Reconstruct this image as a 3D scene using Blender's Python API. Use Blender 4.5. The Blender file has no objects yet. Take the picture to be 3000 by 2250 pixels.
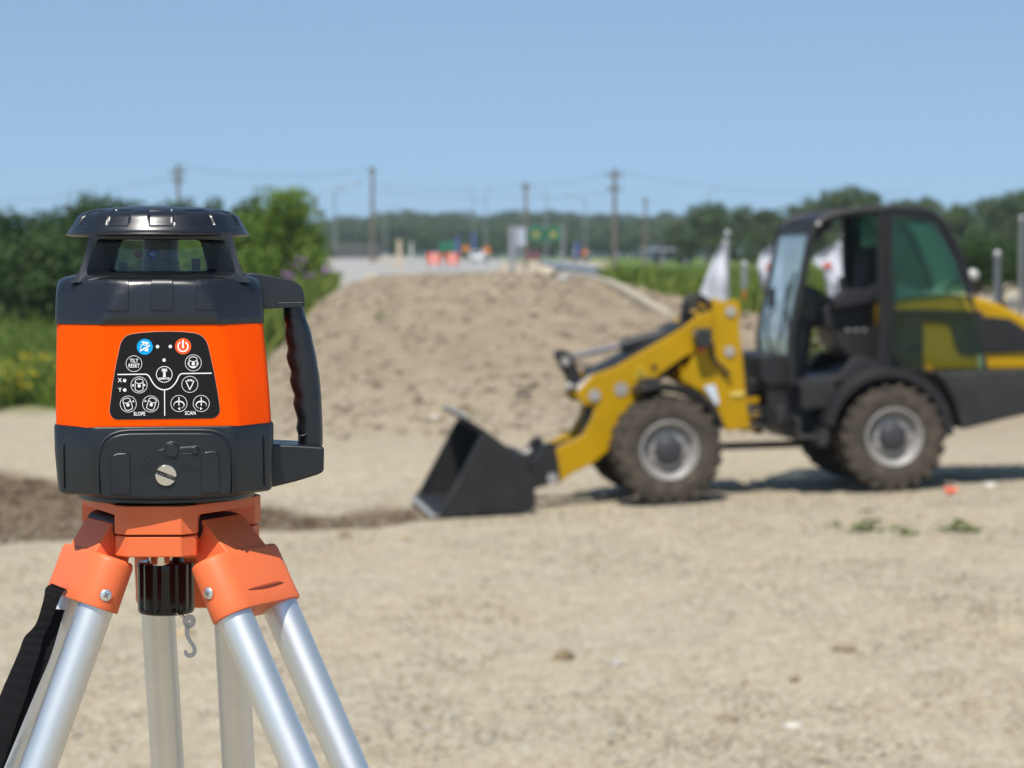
import bpy, bmesh, math, random
import numpy as np
from mathutils import Vector, Matrix, noise
from mathutils.bvhtree import BVHTree
random.seed(4)
RNG = np.random.default_rng(7)
SC = bpy.context.scene
COL = SC.collection
V = Vector
rad = math.radians

# ------------------------------------------------------------------ camera, sky, sun, exposure
F = 3000*85/36.0            # focal length in photo pixels (photo 3000 x 2250)
EYE = 2.2
PITCH = math.atan(380/F)
cam = bpy.data.cameras.new('camera'); camo = bpy.data.objects.new('camera', cam); COL.objects.link(camo)
cam.lens = 85; cam.sensor_width = 36; cam.clip_start = 0.05; cam.clip_end = 9000
camo.location = (0, 0, EYE); camo.rotation_euler = (rad(90)-PITCH, 0, 0)
cam.dof.use_dof = True; cam.dof.focus_distance = 1.845; cam.dof.aperture_fstop = 12.2; cam.dof.aperture_blades = 0
SC.camera = camo
SUN_EL, SUN_AZ = 60.0, 194.0         # azimuth clockwise from +Y (view direction)
world = bpy.data.worlds.new('World'); SC.world = world; world.use_nodes = True
wn = world.node_tree.nodes; wl = world.node_tree.links
sky = wn.new('ShaderNodeTexSky'); sky.sky_type = 'NISHITA'; sky.sun_disc = False
sky.sun_elevation = rad(SUN_EL); sky.sun_rotation = rad(SUN_AZ)
sky.altitude = 200; sky.air_density = 1.0; sky.dust_density = 0.4; sky.ozone_density = 2.6
tint = wn.new('ShaderNodeMix'); tint.data_type = 'RGBA'; tint.blend_type = 'MULTIPLY'; tint.inputs[0].default_value = 1
tint.inputs[7].default_value = (0.96, 0.97, 0.88, 1)
stc = wn.new('ShaderNodeTexCoord'); sma = wn.new('ShaderNodeVectorMath'); sma.operation = 'MULTIPLY_ADD'
sma.inputs[1].default_value = (1, 1, .82); sma.inputs[2].default_value = (0, 0, .18); wl.new(stc.outputs['Generated'], sma.inputs[0]); wl.new(sma.outputs[0], sky.inputs[0])
wl.new(sky.outputs[0], tint.inputs[6]); wl.new(tint.outputs[2], wn['Background'].inputs[0])
wn['Background'].inputs[1].default_value = 0.128
sun = bpy.data.lights.new('sun', 'SUN'); suno = bpy.data.objects.new('sun', sun); COL.objects.link(suno)
sun.energy = 4.6; sun.angle = rad(0.53); sun.color = (1.0, 0.95, 0.88)
sd = V((math.sin(rad(SUN_AZ))*math.cos(rad(SUN_EL)), math.cos(rad(SUN_AZ))*math.cos(rad(SUN_EL)), math.sin(rad(SUN_EL))))
suno.rotation_euler = sd.to_track_quat('Z', 'Y').to_euler(); suno.location = (20, -30, 40)
SC.view_settings.view_transform = 'Standard'; SC.view_settings.look = 'None'
SC.view_settings.gamma = 1; SC.view_settings.use_curve_mapping = False; SC.view_settings.exposure = .35
SC.render.engine = 'CYCLES'; SC.cycles.use_denoising = True
SC.cycles.max_bounces = 8; SC.cycles.transparent_max_bounces = 24; SC.cycles.caustics_reflective = False; SC.cycles.caustics_refractive = False

# ------------------------------------------------------------------ pixel -> place helpers
C0 = V((0, 0, EYE)); RT = V((1, 0, 0)); FW = V((0, math.cos(PITCH), -math.sin(PITCH))); UP = V((0, math.sin(PITCH), math.cos(PITCH)))
def ray(px, py): return FW + RT*((px-1500)/F) + UP*((1125-py)/F)
def W(px, py, d):
    r = ray(px, py); return C0 + r*(d/r.y)
class Frame:
    def __init__(s, o, x, y, z): s.o, s.x, s.y, s.z = o, x, y, z
    def hit(s, px, py, y=0.0):
        r = ray(px, py); t = (y - (C0-s.o).dot(s.y))/r.dot(s.y)
        p = C0 + r*t - s.o
        return (p.dot(s.x), p.dot(s.z))
    def h3(s, px, py, y=0.0):
        a, b = s.hit(px, py, y); return V((a, y, b))
    def mat(s):
        m = Matrix((s.x, s.y, s.z)).transposed().to_4x4(); m.translation = s.o; return m

# ------------------------------------------------------------------ materials
def mat(name, col, rough=0.5, metal=0.0, spec=0.5, bump=0.0, bscale=200.0, var=0.0, vscale=8.0, col2=None, coat=0.0):
    m = bpy.data.materials.new(name); m.use_nodes = True
    n, l = m.node_tree.nodes, m.node_tree.links; b = n['Principled BSDF']
    b.inputs['Base Color'].default_value = (*col, 1); b.inputs['Roughness'].default_value = rough
    b.inputs['Metallic'].default_value = metal; b.inputs['Specular IOR Level'].default_value = spec
    b.inputs['Coat Weight'].default_value = coat
    tc = n.new('ShaderNodeTexCoord')
    if var > 0:
        nz = n.new('ShaderNodeTexNoise'); nz.inputs['Scale'].default_value = vscale; nz.inputs['Detail'].default_value = 6
        nz.inputs['Roughness'].default_value = .65
        l.new(tc.outputs['Object'], nz.inputs['Vector'])
        rp = n.new('ShaderNodeMapRange'); rp.inputs[1].default_value = .35; rp.inputs[2].default_value = .68
        l.new(nz.outputs[0], rp.inputs[0])
        mx = n.new('ShaderNodeMix'); mx.data_type = 'RGBA'
        c2 = col2 if col2 else tuple(c*(1-var) for c in col)
        mx.inputs[6].default_value = (*col, 1); mx.inputs[7].default_value = (*c2, 1)
        l.new(rp.outputs[0], mx.inputs[0]); l.new(mx.outputs[2], b.inputs['Base Color'])
        rr = n.new('ShaderNodeMapRange'); rr.inputs[3].default_value = max(0, rough-.07); rr.inputs[4].default_value = min(1, rough+.1)
        l.new(nz.outputs[0], rr.inputs[0]); l.new(rr.outputs[0], b.inputs['Roughness'])
    if bump > 0:
        nb = n.new('ShaderNodeTexNoise'); nb.inputs['Scale'].default_value = bscale; nb.inputs['Detail'].default_value = 3
        l.new(tc.outputs['Object'], nb.inputs['Vector'])
        bp = n.new('ShaderNodeBump'); bp.inputs['Strength'].default_value = bump; bp.inputs['Distance'].default_value = .5/bscale
        l.new(nb.outputs[0], bp.inputs['Height']); l.new(bp.outputs[0], b.inputs['Normal'])
    return m
def glass(name, tint_c, refl=0.09, rough=0.02, haze=0.0, hazec=(.5, .55, .5)):
    m = bpy.data.materials.new(name); m.use_nodes = True
    n, l = m.node_tree.nodes, m.node_tree.links; n.remove(n['Principled BSDF'])
    t = n.new('ShaderNodeBsdfTransparent'); t.inputs[0].default_value = (*tint_c, 1)
    g = n.new('ShaderNodeBsdfGlossy'); g.inputs['Roughness'].default_value = rough; g.inputs[0].default_value = (1, 1, 1, 1)
    lw = n.new('ShaderNodeLayerWeight'); lw.inputs[0].default_value = .25
    mr = n.new('ShaderNodeMapRange'); mr.inputs[3].default_value = refl; mr.inputs[4].default_value = .55
    l.new(lw.outputs['Fresnel'], mr.inputs[0])
    ms = n.new('ShaderNodeMixShader'); l.new(mr.outputs[0], ms.inputs[0]); l.new(t.outputs[0], ms.inputs[1]); l.new(g.outputs[0], ms.inputs[2])
    out = ms
    if haze > 0:
        d = n.new('ShaderNodeBsdfDiffuse'); d.inputs[0].default_value = (*hazec, 1)
        m2 = n.new('ShaderNodeMixShader'); m2.inputs[0].default_value = haze
        l.new(ms.outputs[0], m2.inputs[1]); l.new(d.outputs[0], m2.inputs[2]); out = m2
    l.new(out.outputs[0], n['Material Output'].inputs[0])
    return m
M = {}
M['orange'] = mat('orange_plastic', (.98, .080, .0), .44, spec=.06, bump=.06, bscale=1500, var=.05, vscale=14)
M['black'] = mat('black_plastic', (.0035, .0042, .0065), .32, spec=.75, bump=.14, bscale=2200, var=.3, vscale=40, col2=(.006, .0068, .009))
M['blackmatt'] = mat('matt_black_plastic', (.0045, .006, .0095), .34, spec=.6, bump=.18, bscale=2000, var=.3, vscale=35, col2=(.009, .0095, .0105))
M['cavity'] = mat('dark_recess', (.012, .012, .014), .5)
M['paint'] = mat('tripod_orange_paint', (.72, .150, .048), .47, spec=.35, bump=.12, bscale=1100, var=.12, vscale=30, col2=(.69, .14, .044))
M['alu'] = mat('brushed_aluminium', (.74, .74, .73), .44, metal=.92, bump=.05, bscale=900, var=.06, vscale=25)
M['chrome'] = mat('bright_nickel', (.78, .74, .66), .16, metal=1.0)
M['screw'] = mat('zinc_screw', (.75, .75, .74), .28, metal=.85)
M['panel'] = mat('panel_film', (.009, .0085, .009), .5, spec=.2)
M['white'] = mat('white_print', (.86, .86, .86), .5, spec=.3)
M['blueprint'] = mat('blue_print', (.0, .33, .68), .45, spec=.3)
M['redprint'] = mat('red_orange_print', (.86, .10, .017), .45, spec=.3)
M['knob'] = mat('gloss_black_knob', (.006, .006, .007), .17, spec=.4, coat=.15)
M['paleceil'] = mat('pale_inner_plastic', (.5, .48, .42), .5)
M['rotor'] = mat('grey_rotor_metal', (.03, .03, .033), .32, metal=.35)
M['lens'] = mat('blue_lens', (.01, .07, .45), .08, spec=.8, coat=1)
M['strap'] = mat('black_webbing', (.012, .012, .014), .85, spec=.15, bump=.5, bscale=700)
M['window'] = glass('instrument_glass', (.84, .90, .87), .03, .02, .035, (.42, .45, .43))

# ------------------------------------------------------------------ mesh helpers
class MB:
    def __init__(s): s.v = []; s.f = []; s.mi = []; s.cur = 0
    def add(s, vs, fs):
        o = len(s.v); s.v.extend([tuple(p) for p in vs]); s.f.extend([tuple(i+o for i in f) for f in fs]); s.mi.extend([s.cur]*len(fs)); return s
    def box(s, x0, x1, y0, y1, z0, z1):
        vs = [(x, y, z) for z in (z0, z1) for y in (y0, y1) for x in (x0, x1)]
        return s.add(vs, [(0, 2, 3, 1), (4, 5, 7, 6), (0, 1, 5, 4), (2, 6, 7, 3), (0, 4, 6, 2), (1, 3, 7, 5)])
    def hexa(s, bot, top):        # two quads of 4 points
        return s.add(list(bot)+list(top), [(3, 2, 1, 0), (4, 5, 6, 7)]+[(i, (i+1) % 4, 4+(i+1) % 4, 4+i) for i in range(4)])
    def obox(s, c, ax, ay, az):   # centre and half axes
        c, ax, ay, az = V(c), V(ax), V(ay), V(az)
        q = lambda k: [c+k*az-ax-ay, c+k*az+ax-ay, c+k*az+ax+ay, c+k*az-ax+ay]
        return s.hexa(q(-1), q(1))
    def prism(s, poly, y0, y1):   # poly in XZ, extruded along y
        n = len(poly); a = sum(poly[i][0]*poly[(i+1) % n][1]-poly[(i+1) % n][0]*poly[i][1] for i in range(n))
        if a < 0: poly = poly[::-1]
        vs = [(x, y0, z) for x, z in poly]+[(x, y1, z) for x, z in poly]
        return s.add(vs, [tuple(range(n)), tuple(range(2*n-1, n-1, -1))]+[(i, i+n, (i+1) % n+n, (i+1) % n) for i in range(n)])
    def vprism(s, poly, z0, z1):  # poly in XY, extruded up
        n = len(poly); a = sum(poly[i][0]*poly[(i+1) % n][1]-poly[(i+1) % n][0]*poly[i][1] for i in range(n))
        if a < 0: poly = poly[::-1]
        vs = [(x, y, z0) for x, y in poly]+[(x, y, z1) for x, y in poly]
        return s.add(vs, [tuple(range(n-1, -1, -1)), tuple(range(n, 2*n))]+[(i, (i+1) % n, (i+1) % n+n, i+n) for i in range(n)])
    def loft(s, rings, cap0=True, cap1=True, closed=True):
        n = len(rings[0]); vs = [p for r in rings for p in r]; fs = []
        m = n if closed else n-1
        for k in range(len(rings)-1):
            for i in range(m):
                j = (i+1) % n; fs.append((k*n+i, k*n+j, (k+1)*n+j, (k+1)*n+i))
        if cap0: fs.append(tuple(range(n-1, -1, -1)))
        if cap1: fs.append(tuple(range((len(rings)-1)*n, len(rings)*n)))
        return s.add(vs, fs)
    def lathe(s, prof, c=(0, 0, 0), seg=48, axis='z', fn=None, cap=True):
        rings = []
        for k, (r, h) in enumerate(prof):
            rg = []
            for i in range(seg):
                a = 2*math.pi*i/seg; rr = max(r, 1e-5)
                if fn: rr, hh = fn(a, rr, h)
                else: hh = h
                if axis == 'z': p = (c[0]+rr*math.cos(a), c[1]+rr*math.sin(a), c[2]+hh)
                else: p = (c[0]+rr*math.cos(a), c[1]+hh, c[2]+rr*math.sin(a))
                rg.append(p)
            rings.append(rg)
        return s.loft(rings, cap, cap)
    def tube(s, pts, r, seg=10, cap=True, flat=1.0):
        pts = [V(p) for p in pts]; rr = r if isinstance(r, (list, tuple)) else [r]*len(pts)
        rings = []; ref = None
        for i, p in enumerate(pts):
            d = (pts[min(i+1, len(pts)-1)]-pts[max(i-1, 0)]).normalized()
            if ref is None:
                ref = d.cross(V((0, 0, 1)))
                if ref.length < 1e-3: ref = d.cross(V((1, 0, 0)))
            a = (ref - d*ref.dot(d)).normalized(); b = d.cross(a); ref = a
            rings.append([p+(a*math.cos(2*math.pi*k/seg)*rr[i]+b*math.sin(2*math.pi*k/seg)*rr[i]*flat) for k in range(seg)])
        return s.loft(rings, cap, cap)
    def ball(s, c, r, seg=14, rn=9, sc=(1, 1, 1)):
        prof = [(r*math.sin(math.pi*k/rn), -r*math.cos(math.pi*k/rn)) for k in range(rn+1)]
        o = len(s.v); s.lathe(prof, (0, 0, 0), seg)
        for i in range(o, len(s.v)):
            x, y, z = s.v[i]; s.v[i] = (c[0]+x*sc[0], c[1]+y*sc[1], c[2]+z*sc[2])
        return s
    def build(s, name, m, parent=None, bevel=0.0, seg=2, ang=38, smooth=True, fix=False, loc=None):
        me = bpy.data.meshes.new(name); me.from_pydata(s.v, [], s.f)
        for mm in (m if isinstance(m, (list, tuple)) else [m]): me.materials.append(mm)
        if any(s.mi): me.polygons.foreach_set('material_index', s.mi)
        if fix:
            bm = bmesh.new(); bm.from_mesh(me); bmesh.ops.remove_doubles(bm, verts=bm.verts, dist=1e-6)
            bmesh.ops.recalc_face_normals(bm, faces=bm.faces); bm.to_mesh(me); bm.free()
        me.update()
        if smooth: me.shade_smooth(); me.set_sharp_from_angle(angle=rad(ang))
        o = bpy.data.objects.new(name, me); COL.objects.link(o)
        if parent: o.parent = parent
        if loc is not None: o.location = loc
        if bevel > 0:
            b = o.modifiers.new('bevel', 'BEVEL'); b.width = bevel; b.segments = seg; b.limit_method = 'ANGLE'; b.angle_limit = rad(32); b.harden_normals = True
        return o
def tag(o, label=None, cat=None, group=None, kind=None):
    if label: o['label'] = label
    if cat: o['category'] = cat
    if group: o['group'] = group
    if kind: o['kind'] = kind
    return o
def empty(name, parent=None, loc=(0, 0, 0), mat4=None):
    o = bpy.data.objects.new(name, None); COL.objects.link(o); o.empty_display_size = .1
    if parent: o.parent = parent
    if mat4 is not None: o.matrix_world = mat4
    else: o.location = loc
    return o
def copy_tree(o, parent=None):
    c = o.copy(); COL.objects.link(c); c.parent = parent
    for ch in list(o.children): copy_tree(ch, c)
    return c
def fillet(poly, r, n=5):
    out = []; k = len(poly); rs = r if isinstance(r, (list, tuple)) else [r]*k
    for i in range(k):
        p = V((*poly[i], 0)); a = V((*poly[i-1], 0)); b = V((*poly[(i+1) % k], 0))
        la, lb = (a-p).length, (b-p).length; t = min(rs[i], la*.48, lb*.48)
        p1 = p+(a-p).normalized()*t; p2 = p+(b-p).normalized()*t
        for j in range(n+1):
            u = j/n; q = p1*(1-u)**2+p*(2*u*(1-u))+p2*u*u; out.append((q.x, q.y))
    return out
def smooth_path(pts, n=6):
    out = []; P = [V(p) for p in pts]
    for i in range(len(P)-1):
        p0, p1, p2, p3 = P[max(i-1, 0)], P[i], P[i+1], P[min(i+2, len(P)-1)]
        for j in range(n):
            t = j/n; out.append(.5*((2*p1)+(p2-p0)*t+(2*p0-5*p1+4*p2-p3)*t*t+(3*p1-p0-3*p2+p3)*t**3))
    out.append(P[-1]); return out
def ss(a, b, x):
    t = min(1, max(0, (x-a)/(b-a))); return t*t*(3-2*t)
def lerp_tab(tab, x):
    if x <= tab[0][0]: return tab[0][1]
    for (a, va), (b, vb) in zip(tab, tab[1:]):
        if x <= b: return va+(vb-va)*(x-a)/(b-a)
    return tab[-1][1]
# ================================================================== TERRAIN
def pad(x): return .0425*(max(-9, min(9, x))-1.77)
CREST = [(200, .0), (600, .02), (720, .10), (790, .30), (850, .46), (900, .64), (960, .78), (1040, .92), (1120, .985), (1300, 1.0), (1560, 1.0), (1800, .91), (2000, .79), (2240, .66), (2600, .46), (3300, .36), (4200, .2)]
def upx(x, y): return 1500+F*x/max(y, 8.0)
def terr(x, y):
    if y < 1: return pad(x)*ss(-30, 1, y)
    P = upx(x, y)
    near = pad(x)
    # trough of darker soil behind the left part of the pad
    if 20 < y < 31 and P < 1330:
        w = ss(20.5, 21.3, y)*(1-ss(23, 28.5, y))*(1-ss(900, 1300, P))
        yr = lerp_tab([(-400, 25.0), (60, 24.7), (400, 23.8), (760, 22.9), (1000, 22.3), (1250, 21.9)], P)
        near += -.22*w+(.10+.10*noise.noise(V((x*1.4, 3, 1)))+.05*noise.noise(V((x*5, y*3, 1))))*math.exp(-((y-yr)/.85)**2)*(1-ss(850, 1250, P))
    low = -.12 + .05*ss(30, 70, y)
    base = near*(1-ss(22.5, 31, y)) + (low if P < 1200 else low+.02)*ss(22.5, 31, y)
    lat = lerp_tab(CREST, P)
    ramp = 1.86*lat*ss(28.5, 47.5, y)
    k = max(ss(640, 960, P), ss(160, 260, y))
    t = ss(48.5, 66, y)
    rise = .85*ss(75, 210, y)*(1-ss(1080, 1330, P))*ss(700, 900, P)
    return (base+ramp)*(1-t) + (low*(1-k)+1.2*k+rise)*t
def terr_n(x, y):
    z = terr(x, y)
    if y > 1:
        P = upx(x, y); rough = .02+.105*ss(29, 36, y)*ss(700, 900, P)*(1-ss(47, 52, y))+.05*ss(20.5, 23, y)*(1-ss(24, 30, y))*(P < 1300)
        z += rough*(noise.noise(V((x*.9, y*.5, 3.1)))*.8+noise.noise(V((x*2.6, y*1.5, 9.2)))*.5+noise.noise(V((x*7, y*4, 1.7)))*.3)
        if 1 < y < 31: z += .012*noise.noise(V((x*3, y*2, 5)))
        if 19.5 < y < 24.5: z0_ = terr(x, y)-.006; q_ = ss(-.9, -.4, x)*(1-ss(5.5, 6.2, x))*ss(20.0, 20.5, y)*(1-ss(23.5, 24.3, y)); z = z*(1-q_)+z0_*q_
    return z
ys = list(np.arange(-40, 6, 2.0))+list(np.arange(6, 20, .25))+list(np.arange(20, 31, .12))+list(np.arange(31, 50, .13))+list(np.arange(50, 80, .6))+list(np.geomspace(80, 2500, 80))
ts = np.linspace(-1, 1, 241)
gv, gc, gf = [], [], []
for y in ys:
    A = max(14.0, 1.1*abs(y))
    for t in ts:
        x = A*(.22*t+.78*t**3) if y > 6 else A*t
        gv.append((x, y, terr_n(x, y)))
        P = upx(x, y)
        jitter = 40*noise.noise(V((x*1.3, y*.7, 0)))+20*noise.noise(V((x*4, y*2.2, 4)))
        dark = 0.0
        if 20.4 < y < 30:
            up = 21.05+.5*noise.noise(V((x*1.1, 2, 7)))*.6
            top = lerp_tab([(-400, 27.2), (60, 26.8), (400, 25.5), (760, 24.2), (900, 23.4), (1100, 22.7), (1250, 21.9)], P)+.5*noise.noise(V((x*2, y, 1)))
            dark = ss(up-.15, up+.2, y)*(1-ss(top-.5, top+.4, y))*(1-ss(1230, 1300, P))
        green = 0.0
        if y > 33 and P < 700+jitter: green = ss(34, 38, y+jitter*.02)
        if y > 48 and P < 930: green = max(green, ss(930, 900, P+jitter*.3) if y < 62 else ss(860, 820, P)*(1-ss(150, 220, y)))
        if P > 1720+jitter*.5 and y > 45.5 and y < 900: green = max(green, ss(1740, 1800, P+jitter*.5)*ss(45.5, 48, y)*(1-ss(2560, 2640, P+jitter*.5)*(1-ss(85, 110, y))))
        if y > 350: green = max(green, ss(350, 420, y))
        soil = ss(26, 37, y)*ss(700, 860, P+jitter)*(1-ss(50, 54, y))
        gc.append((dark, green, soil, 1))
n = len(ts)
for k in range(len(ys)-1):
    for i in range(n-1):
        gf.append((k*n+i, k*n+i+1, (k+1)*n+i+1, (k+1)*n+i))
me = bpy.data.meshes.new('ground'); me.from_pydata(gv, [], gf)
at = me.color_attributes.new('soil', 'FLOAT_COLOR', 'POINT'); at.data.foreach_set('color', np.array(gc, dtype=np.float32).ravel())
me.shade_smooth(); ground = bpy.data.objects.new('ground', me); COL.objects.link(ground); tag(ground, kind='structure')
gm = bpy.data.materials.new('gravel_ground'); gm.use_nodes = True
N, L = gm.node_tree.nodes, gm.node_tree.links; B = N['Principled BSDF']; B.inputs['Roughness'].default_value = .93; B.inputs['Specular IOR Level'].default_value = .12
tc = N.new('ShaderNodeTexCoord'); att = N.new('ShaderNodeAttribute'); att.attribute_name = 'soil'
sep = N.new('ShaderNodeSeparateColor'); L.new(att.outputs['Color'], sep.inputs[0])
def noi(scale, detail=4, r=.6):
    q = N.new('ShaderNodeTexNoise'); q.inputs['Scale'].default_value = scale; q.inputs['Detail'].default_value = detail; q.inputs['Roughness'].default_value = r
    L.new(tc.outputs['Object'], q.inputs['Vector']); return q
def ramp(src, stops):
    r = N.new('ShaderNodeValToRGB'); e = r.color_ramp.elements
    while len(e) < len(stops): e.new(.5)
    for el, (p_, c_) in zip(e, stops): el.position = p_; el.color = (*c_, 1)
    L.new(src, r.inputs[0]); return r
def mixc(fac, a, b, mode='MIX'):
    m_ = N.new('ShaderNodeMix'); m_.data_type = 'RGBA'; m_.blend_type = mode
    if isinstance(fac, float): m_.inputs[0].default_value = fac
    else: L.new(fac, m_.inputs[0])
    for s_, c_ in ((6, a), (7, b)):
        if isinstance(c_, tuple): m_.inputs[s_].default_value = (*c_, 1)
        else: L.new(c_, m_.inputs[s_])
    return m_.outputs[2]
vor = N.new('ShaderNodeTexVoronoi'); vor.inputs['Scale'].default_value = 48; L.new(tc.outputs['Object'], vor.inputs['Vector'])
vs2 = N.new('ShaderNodeSeparateColor'); L.new(vor.outputs['Color'], vs2.inputs[0])
peb = ramp(vs2.outputs[0], [(0, (.17, .135, .09)), (.22, (.33, .28, .195)), (.5, (.39, .345, .255)), (.78, (.56, .52, .43)), (.9, (.40, .31, .18)), (1, (.29, .27, .23))])
big = noi(.55, 5); med = noi(5, 5)
tone = ramp(big.outputs[0], [(.3, (.46, .37, .24)), (.5, (.425, .366, .262)), (.68, (.38, .338, .262))])
grav = mixc(.66, tone.outputs[0], peb.outputs[0])
medr = ramp(med.outputs[0], [(.28, (.76, .73, .68)), (.5, (1.0, .99, .97)), (.75, (1.10, 1.09, 1.06))])
grav = mixc(.8, grav, medr.outputs[0], 'MULTIPLY')
soiln = noi(2.2, 7, .7)
soilc = ramp(soiln.outputs[0], [(.25, (.16, .122, .075)), (.42, (.265, .21, .143)), (.58, (.31, .25, .172)), (.75, (.38, .315, .225))])  # dark pits: shade between the mound's lumps put into the noise colour
darkc = ramp(soiln.outputs[0], [(.3, (.100, .067, .040)), (.6, (.152, .108, .068))])
grnn = noi(1.6, 6, .7)
grnc = ramp(grnn.outputs[0], [(.3, (.07, .11, .02)), (.55, (.11, .165, .03)), (.75, (.20, .22, .065))])
c_ = mixc(sep.outputs[2], grav, soilc.outputs[0]); c_ = mixc(sep.outputs[0], c_, darkc.outputs[0]); c_ = mixc(sep.outputs[1], c_, grnc.outputs[0])
L.new(c_, B.inputs['Base Color'])
bmp = N.new('ShaderNodeBump'); bmp.inputs['Strength'].default_value = .8; bmp.inputs['Distance'].default_value = .02
L.new(vor.outputs['Distance'], bmp.inputs['Height']); b2 = N.new('ShaderNodeBump'); b2.inputs['Strength'].default_value = .6; b2.inputs['Distance'].default_value = .06
L.new(soiln.outputs[0], b2.inputs['Height']); L.new(bmp.outputs[0], b2.inputs['Normal']); L.new(b2.outputs[0], B.inputs['Normal'])
me.materials.append(gm)

# ---- loose gravel and clods (uncountable): low polyhedra in one mesh each
def rock_field(name, xs, ysz, zs, sizes, mats_cols, flat=.6, label_kind='stuff', sub=0):
    base_v = np.array([(1, 0, 0), (-1, 0, 0), (0, 1, 0), (0, -1, 0), (0, 0, 1), (0, 0, -1), (.7, .7, .2), (-.7, .6, .3), (.6, -.7, .25), (-.65, -.7, .2)], float)
    hull_f = None
    bm = bmesh.new()
    for v_ in base_v: bm.verts.new(v_)
    bmesh.ops.convex_hull(bm, input=bm.verts); bm.verts.index_update()
    bv = np.array([v_.co[:] for v_ in bm.verts]); bf = np.array([[v_.index for v_ in f_.verts] for f_ in bm.faces]); bm.free()
    k = len(xs); nv = len(bv)
    jit = RNG.uniform(.7, 1.25, (k, nv, 1)); sc = sizes[:, None, None]*np.stack([RNG.uniform(.7, 1.2, k), RNG.uniform(.7, 1.2, k), flat*RNG.uniform(.6, 1.2, k)], 1)[:, None, :]
    a = RNG.uniform(0, 6.283, k); ca, sa = np.cos(a)[:, None], np.sin(a)[:, None]
    p = bv[None]*jit*sc; x = p[..., 0]*ca-p[..., 1]*sa; y = p[..., 0]*sa+p[..., 1]*ca
    p = np.stack([x+xs[:, None], y+ysz[:, None], p[..., 2]+zs[:, None]], 2).reshape(-1, 3)
    f = (bf[None]+(np.arange(k)*nv)[:, None, None]).reshape(-1, 3)
    m = bpy.data.meshes.new(name); m.vertices.add(len(p)); m.vertices.foreach_set('co', p.ravel())
    m.loops.add(f.size); m.loops.foreach_set('vertex_index', f.ravel().astype(np.int32)); m.polygons.add(len(f))
    m.polygons.foreach_set('loop_start', np.arange(0, f.size, 3, dtype=np.int32))
    mi = np.repeat(RNG.integers(0, len(mats_cols), k), len(bf)).astype(np.int32)
    m.update(calc_edges=True); 
    for mm in mats_cols: m.materials.append(mm)
    m.polygons.foreach_set('material_index', mi); m.update()
    o = bpy.data.objects.new(name, m); COL.objects.link(o); tag(o, kind=label_kind); return o
stone_m = [mat('stone_'+n_, c__, .9, spec=.15, bump=.3, bscale=60) for n_, c__ in (('tan', (.38, .33, .245)), ('pale', (.52, .49, .43)), ('grey', (.33, .31, .28)), ('ochre', (.37, .29, .18)), ('brown', (.23, .18, .12)))]
k = 85000
yy = 5.5+18.5*RNG.random(k)**1.15; xx = (RNG.random(k)*2-1)*(.27*yy+1.0)
zz = np.array([pad(a) for a in xx])
sz = .004+.014*RNG.random(k)**3.8
g_ = rock_field('gravel', xx, yy, zz+sz*.2, sz, stone_m); tag(g_, 'loose pale gravel scattered over the dirt pad', 'gravel')
clod_m = [mat('clod_'+n_, c__, .95, spec=.1, bump=.3, bscale=40) for n_, c__ in (('light', (.37, .315, .24)), ('mid', (.275, .225, .165)), ('dark', (.17, .135, .095)))]
k = 9000
yy = 30+19*RNG.random(k); pp = 640+1800*RNG.random(k); xx = (pp-1500)/F*yy
zz = np.array([terr_n(a, b) for a, b in zip(xx, yy)]); sz = .012+.09*RNG.random(k)**6
g_ = rock_field('clods', xx, yy, zz+sz*.1, sz, [clod_m[0], clod_m[1], clod_m[1], clod_m[2]]); tag(g_, 'dry clods and stones on the slope of the earth mound', 'clods')
g_['kind'] = 'stuff'

k = 5000
yy = 21.2+5.6*RNG.random(k); pp = -600+1850*RNG.random(k); xx = (pp-1500)/F*yy
keep = np.array([b < lerp_tab([(-400, 27.0), (60, 26.6), (400, 25.3), (760, 23.7), (900, 22.7), (1100, 22.1), (1250, 21.6)], a) for a, b in zip(pp, yy)]); xx, yy = xx[keep], yy[keep]; k = len(xx)
zz = np.array([terr_n(a, b) for a, b in zip(xx, yy)]); sz = .012+.06*RNG.random(k)**4
dark_m = [mat('damp_clod_'+n_, c__, .95, spec=.1, bump=.3, bscale=40) for n_, c__ in (('brown', (.12, .085, .055)), ('deep', (.085, .06, .038)), ('dry', (.20, .155, .105)))]
g_ = rock_field('soil_clods', xx, yy, zz+sz*.1, sz, dark_m); tag(g_, 'crumbly dark brown soil clods along the ridge behind the tripod', 'soil clods')
# ---- single larger stones that the photograph shows
def stone(px, py, w, label, m, h=.5, seed=0, d=None, group='loose stones on the gravel'):
    # find where the ray meets the ground
    lo = 5.0
    r = ray(px, py); t = 4.0
    for _ in range(4000):
        p = C0+r*t
        if p.z < terr_n(p.x, p.y): break
        t += .02
    p = C0+r*t; s_ = w/F*p.y/2
    bm = bmesh.new(); bmesh.ops.create_icosphere(bm, subdivisions=3, radius=1)
    for v_ in bm.verts:
        n_ = v_.co.copy(); f_ = 1+.28*noise.noise(n_*1.3+V((seed*7.1, 0, 0)))+.10*noise.noise(n_*3.5+V((0, seed*3.3, 0)))
        v_.co = V((n_.x*s_*f_, n_.y*s_*f_*.8, max(-.25, n_.z)*s_*h*f_))
    m_ = bpy.data.meshes.new('stone'); bm.to_mesh(m_); bm.free(); m_.materials.append(m); m_.shade_smooth(); m_.set_sharp_from_angle(angle=rad(30))
    o = bpy.data.objects.new('stone', m_); COL.objects.link(o); o.location = (p.x, p.y, terr_n(p.x, p.y)+s_*h*.2); o.rotation_euler.z = seed
    tag(o, label, 'stone', group); return o
brown_m = mat('brown_stone', (.16, .115, .062), .9, bump=.4, bscale=60, var=.4, vscale=30, col2=(.19, .14, .08))
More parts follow.
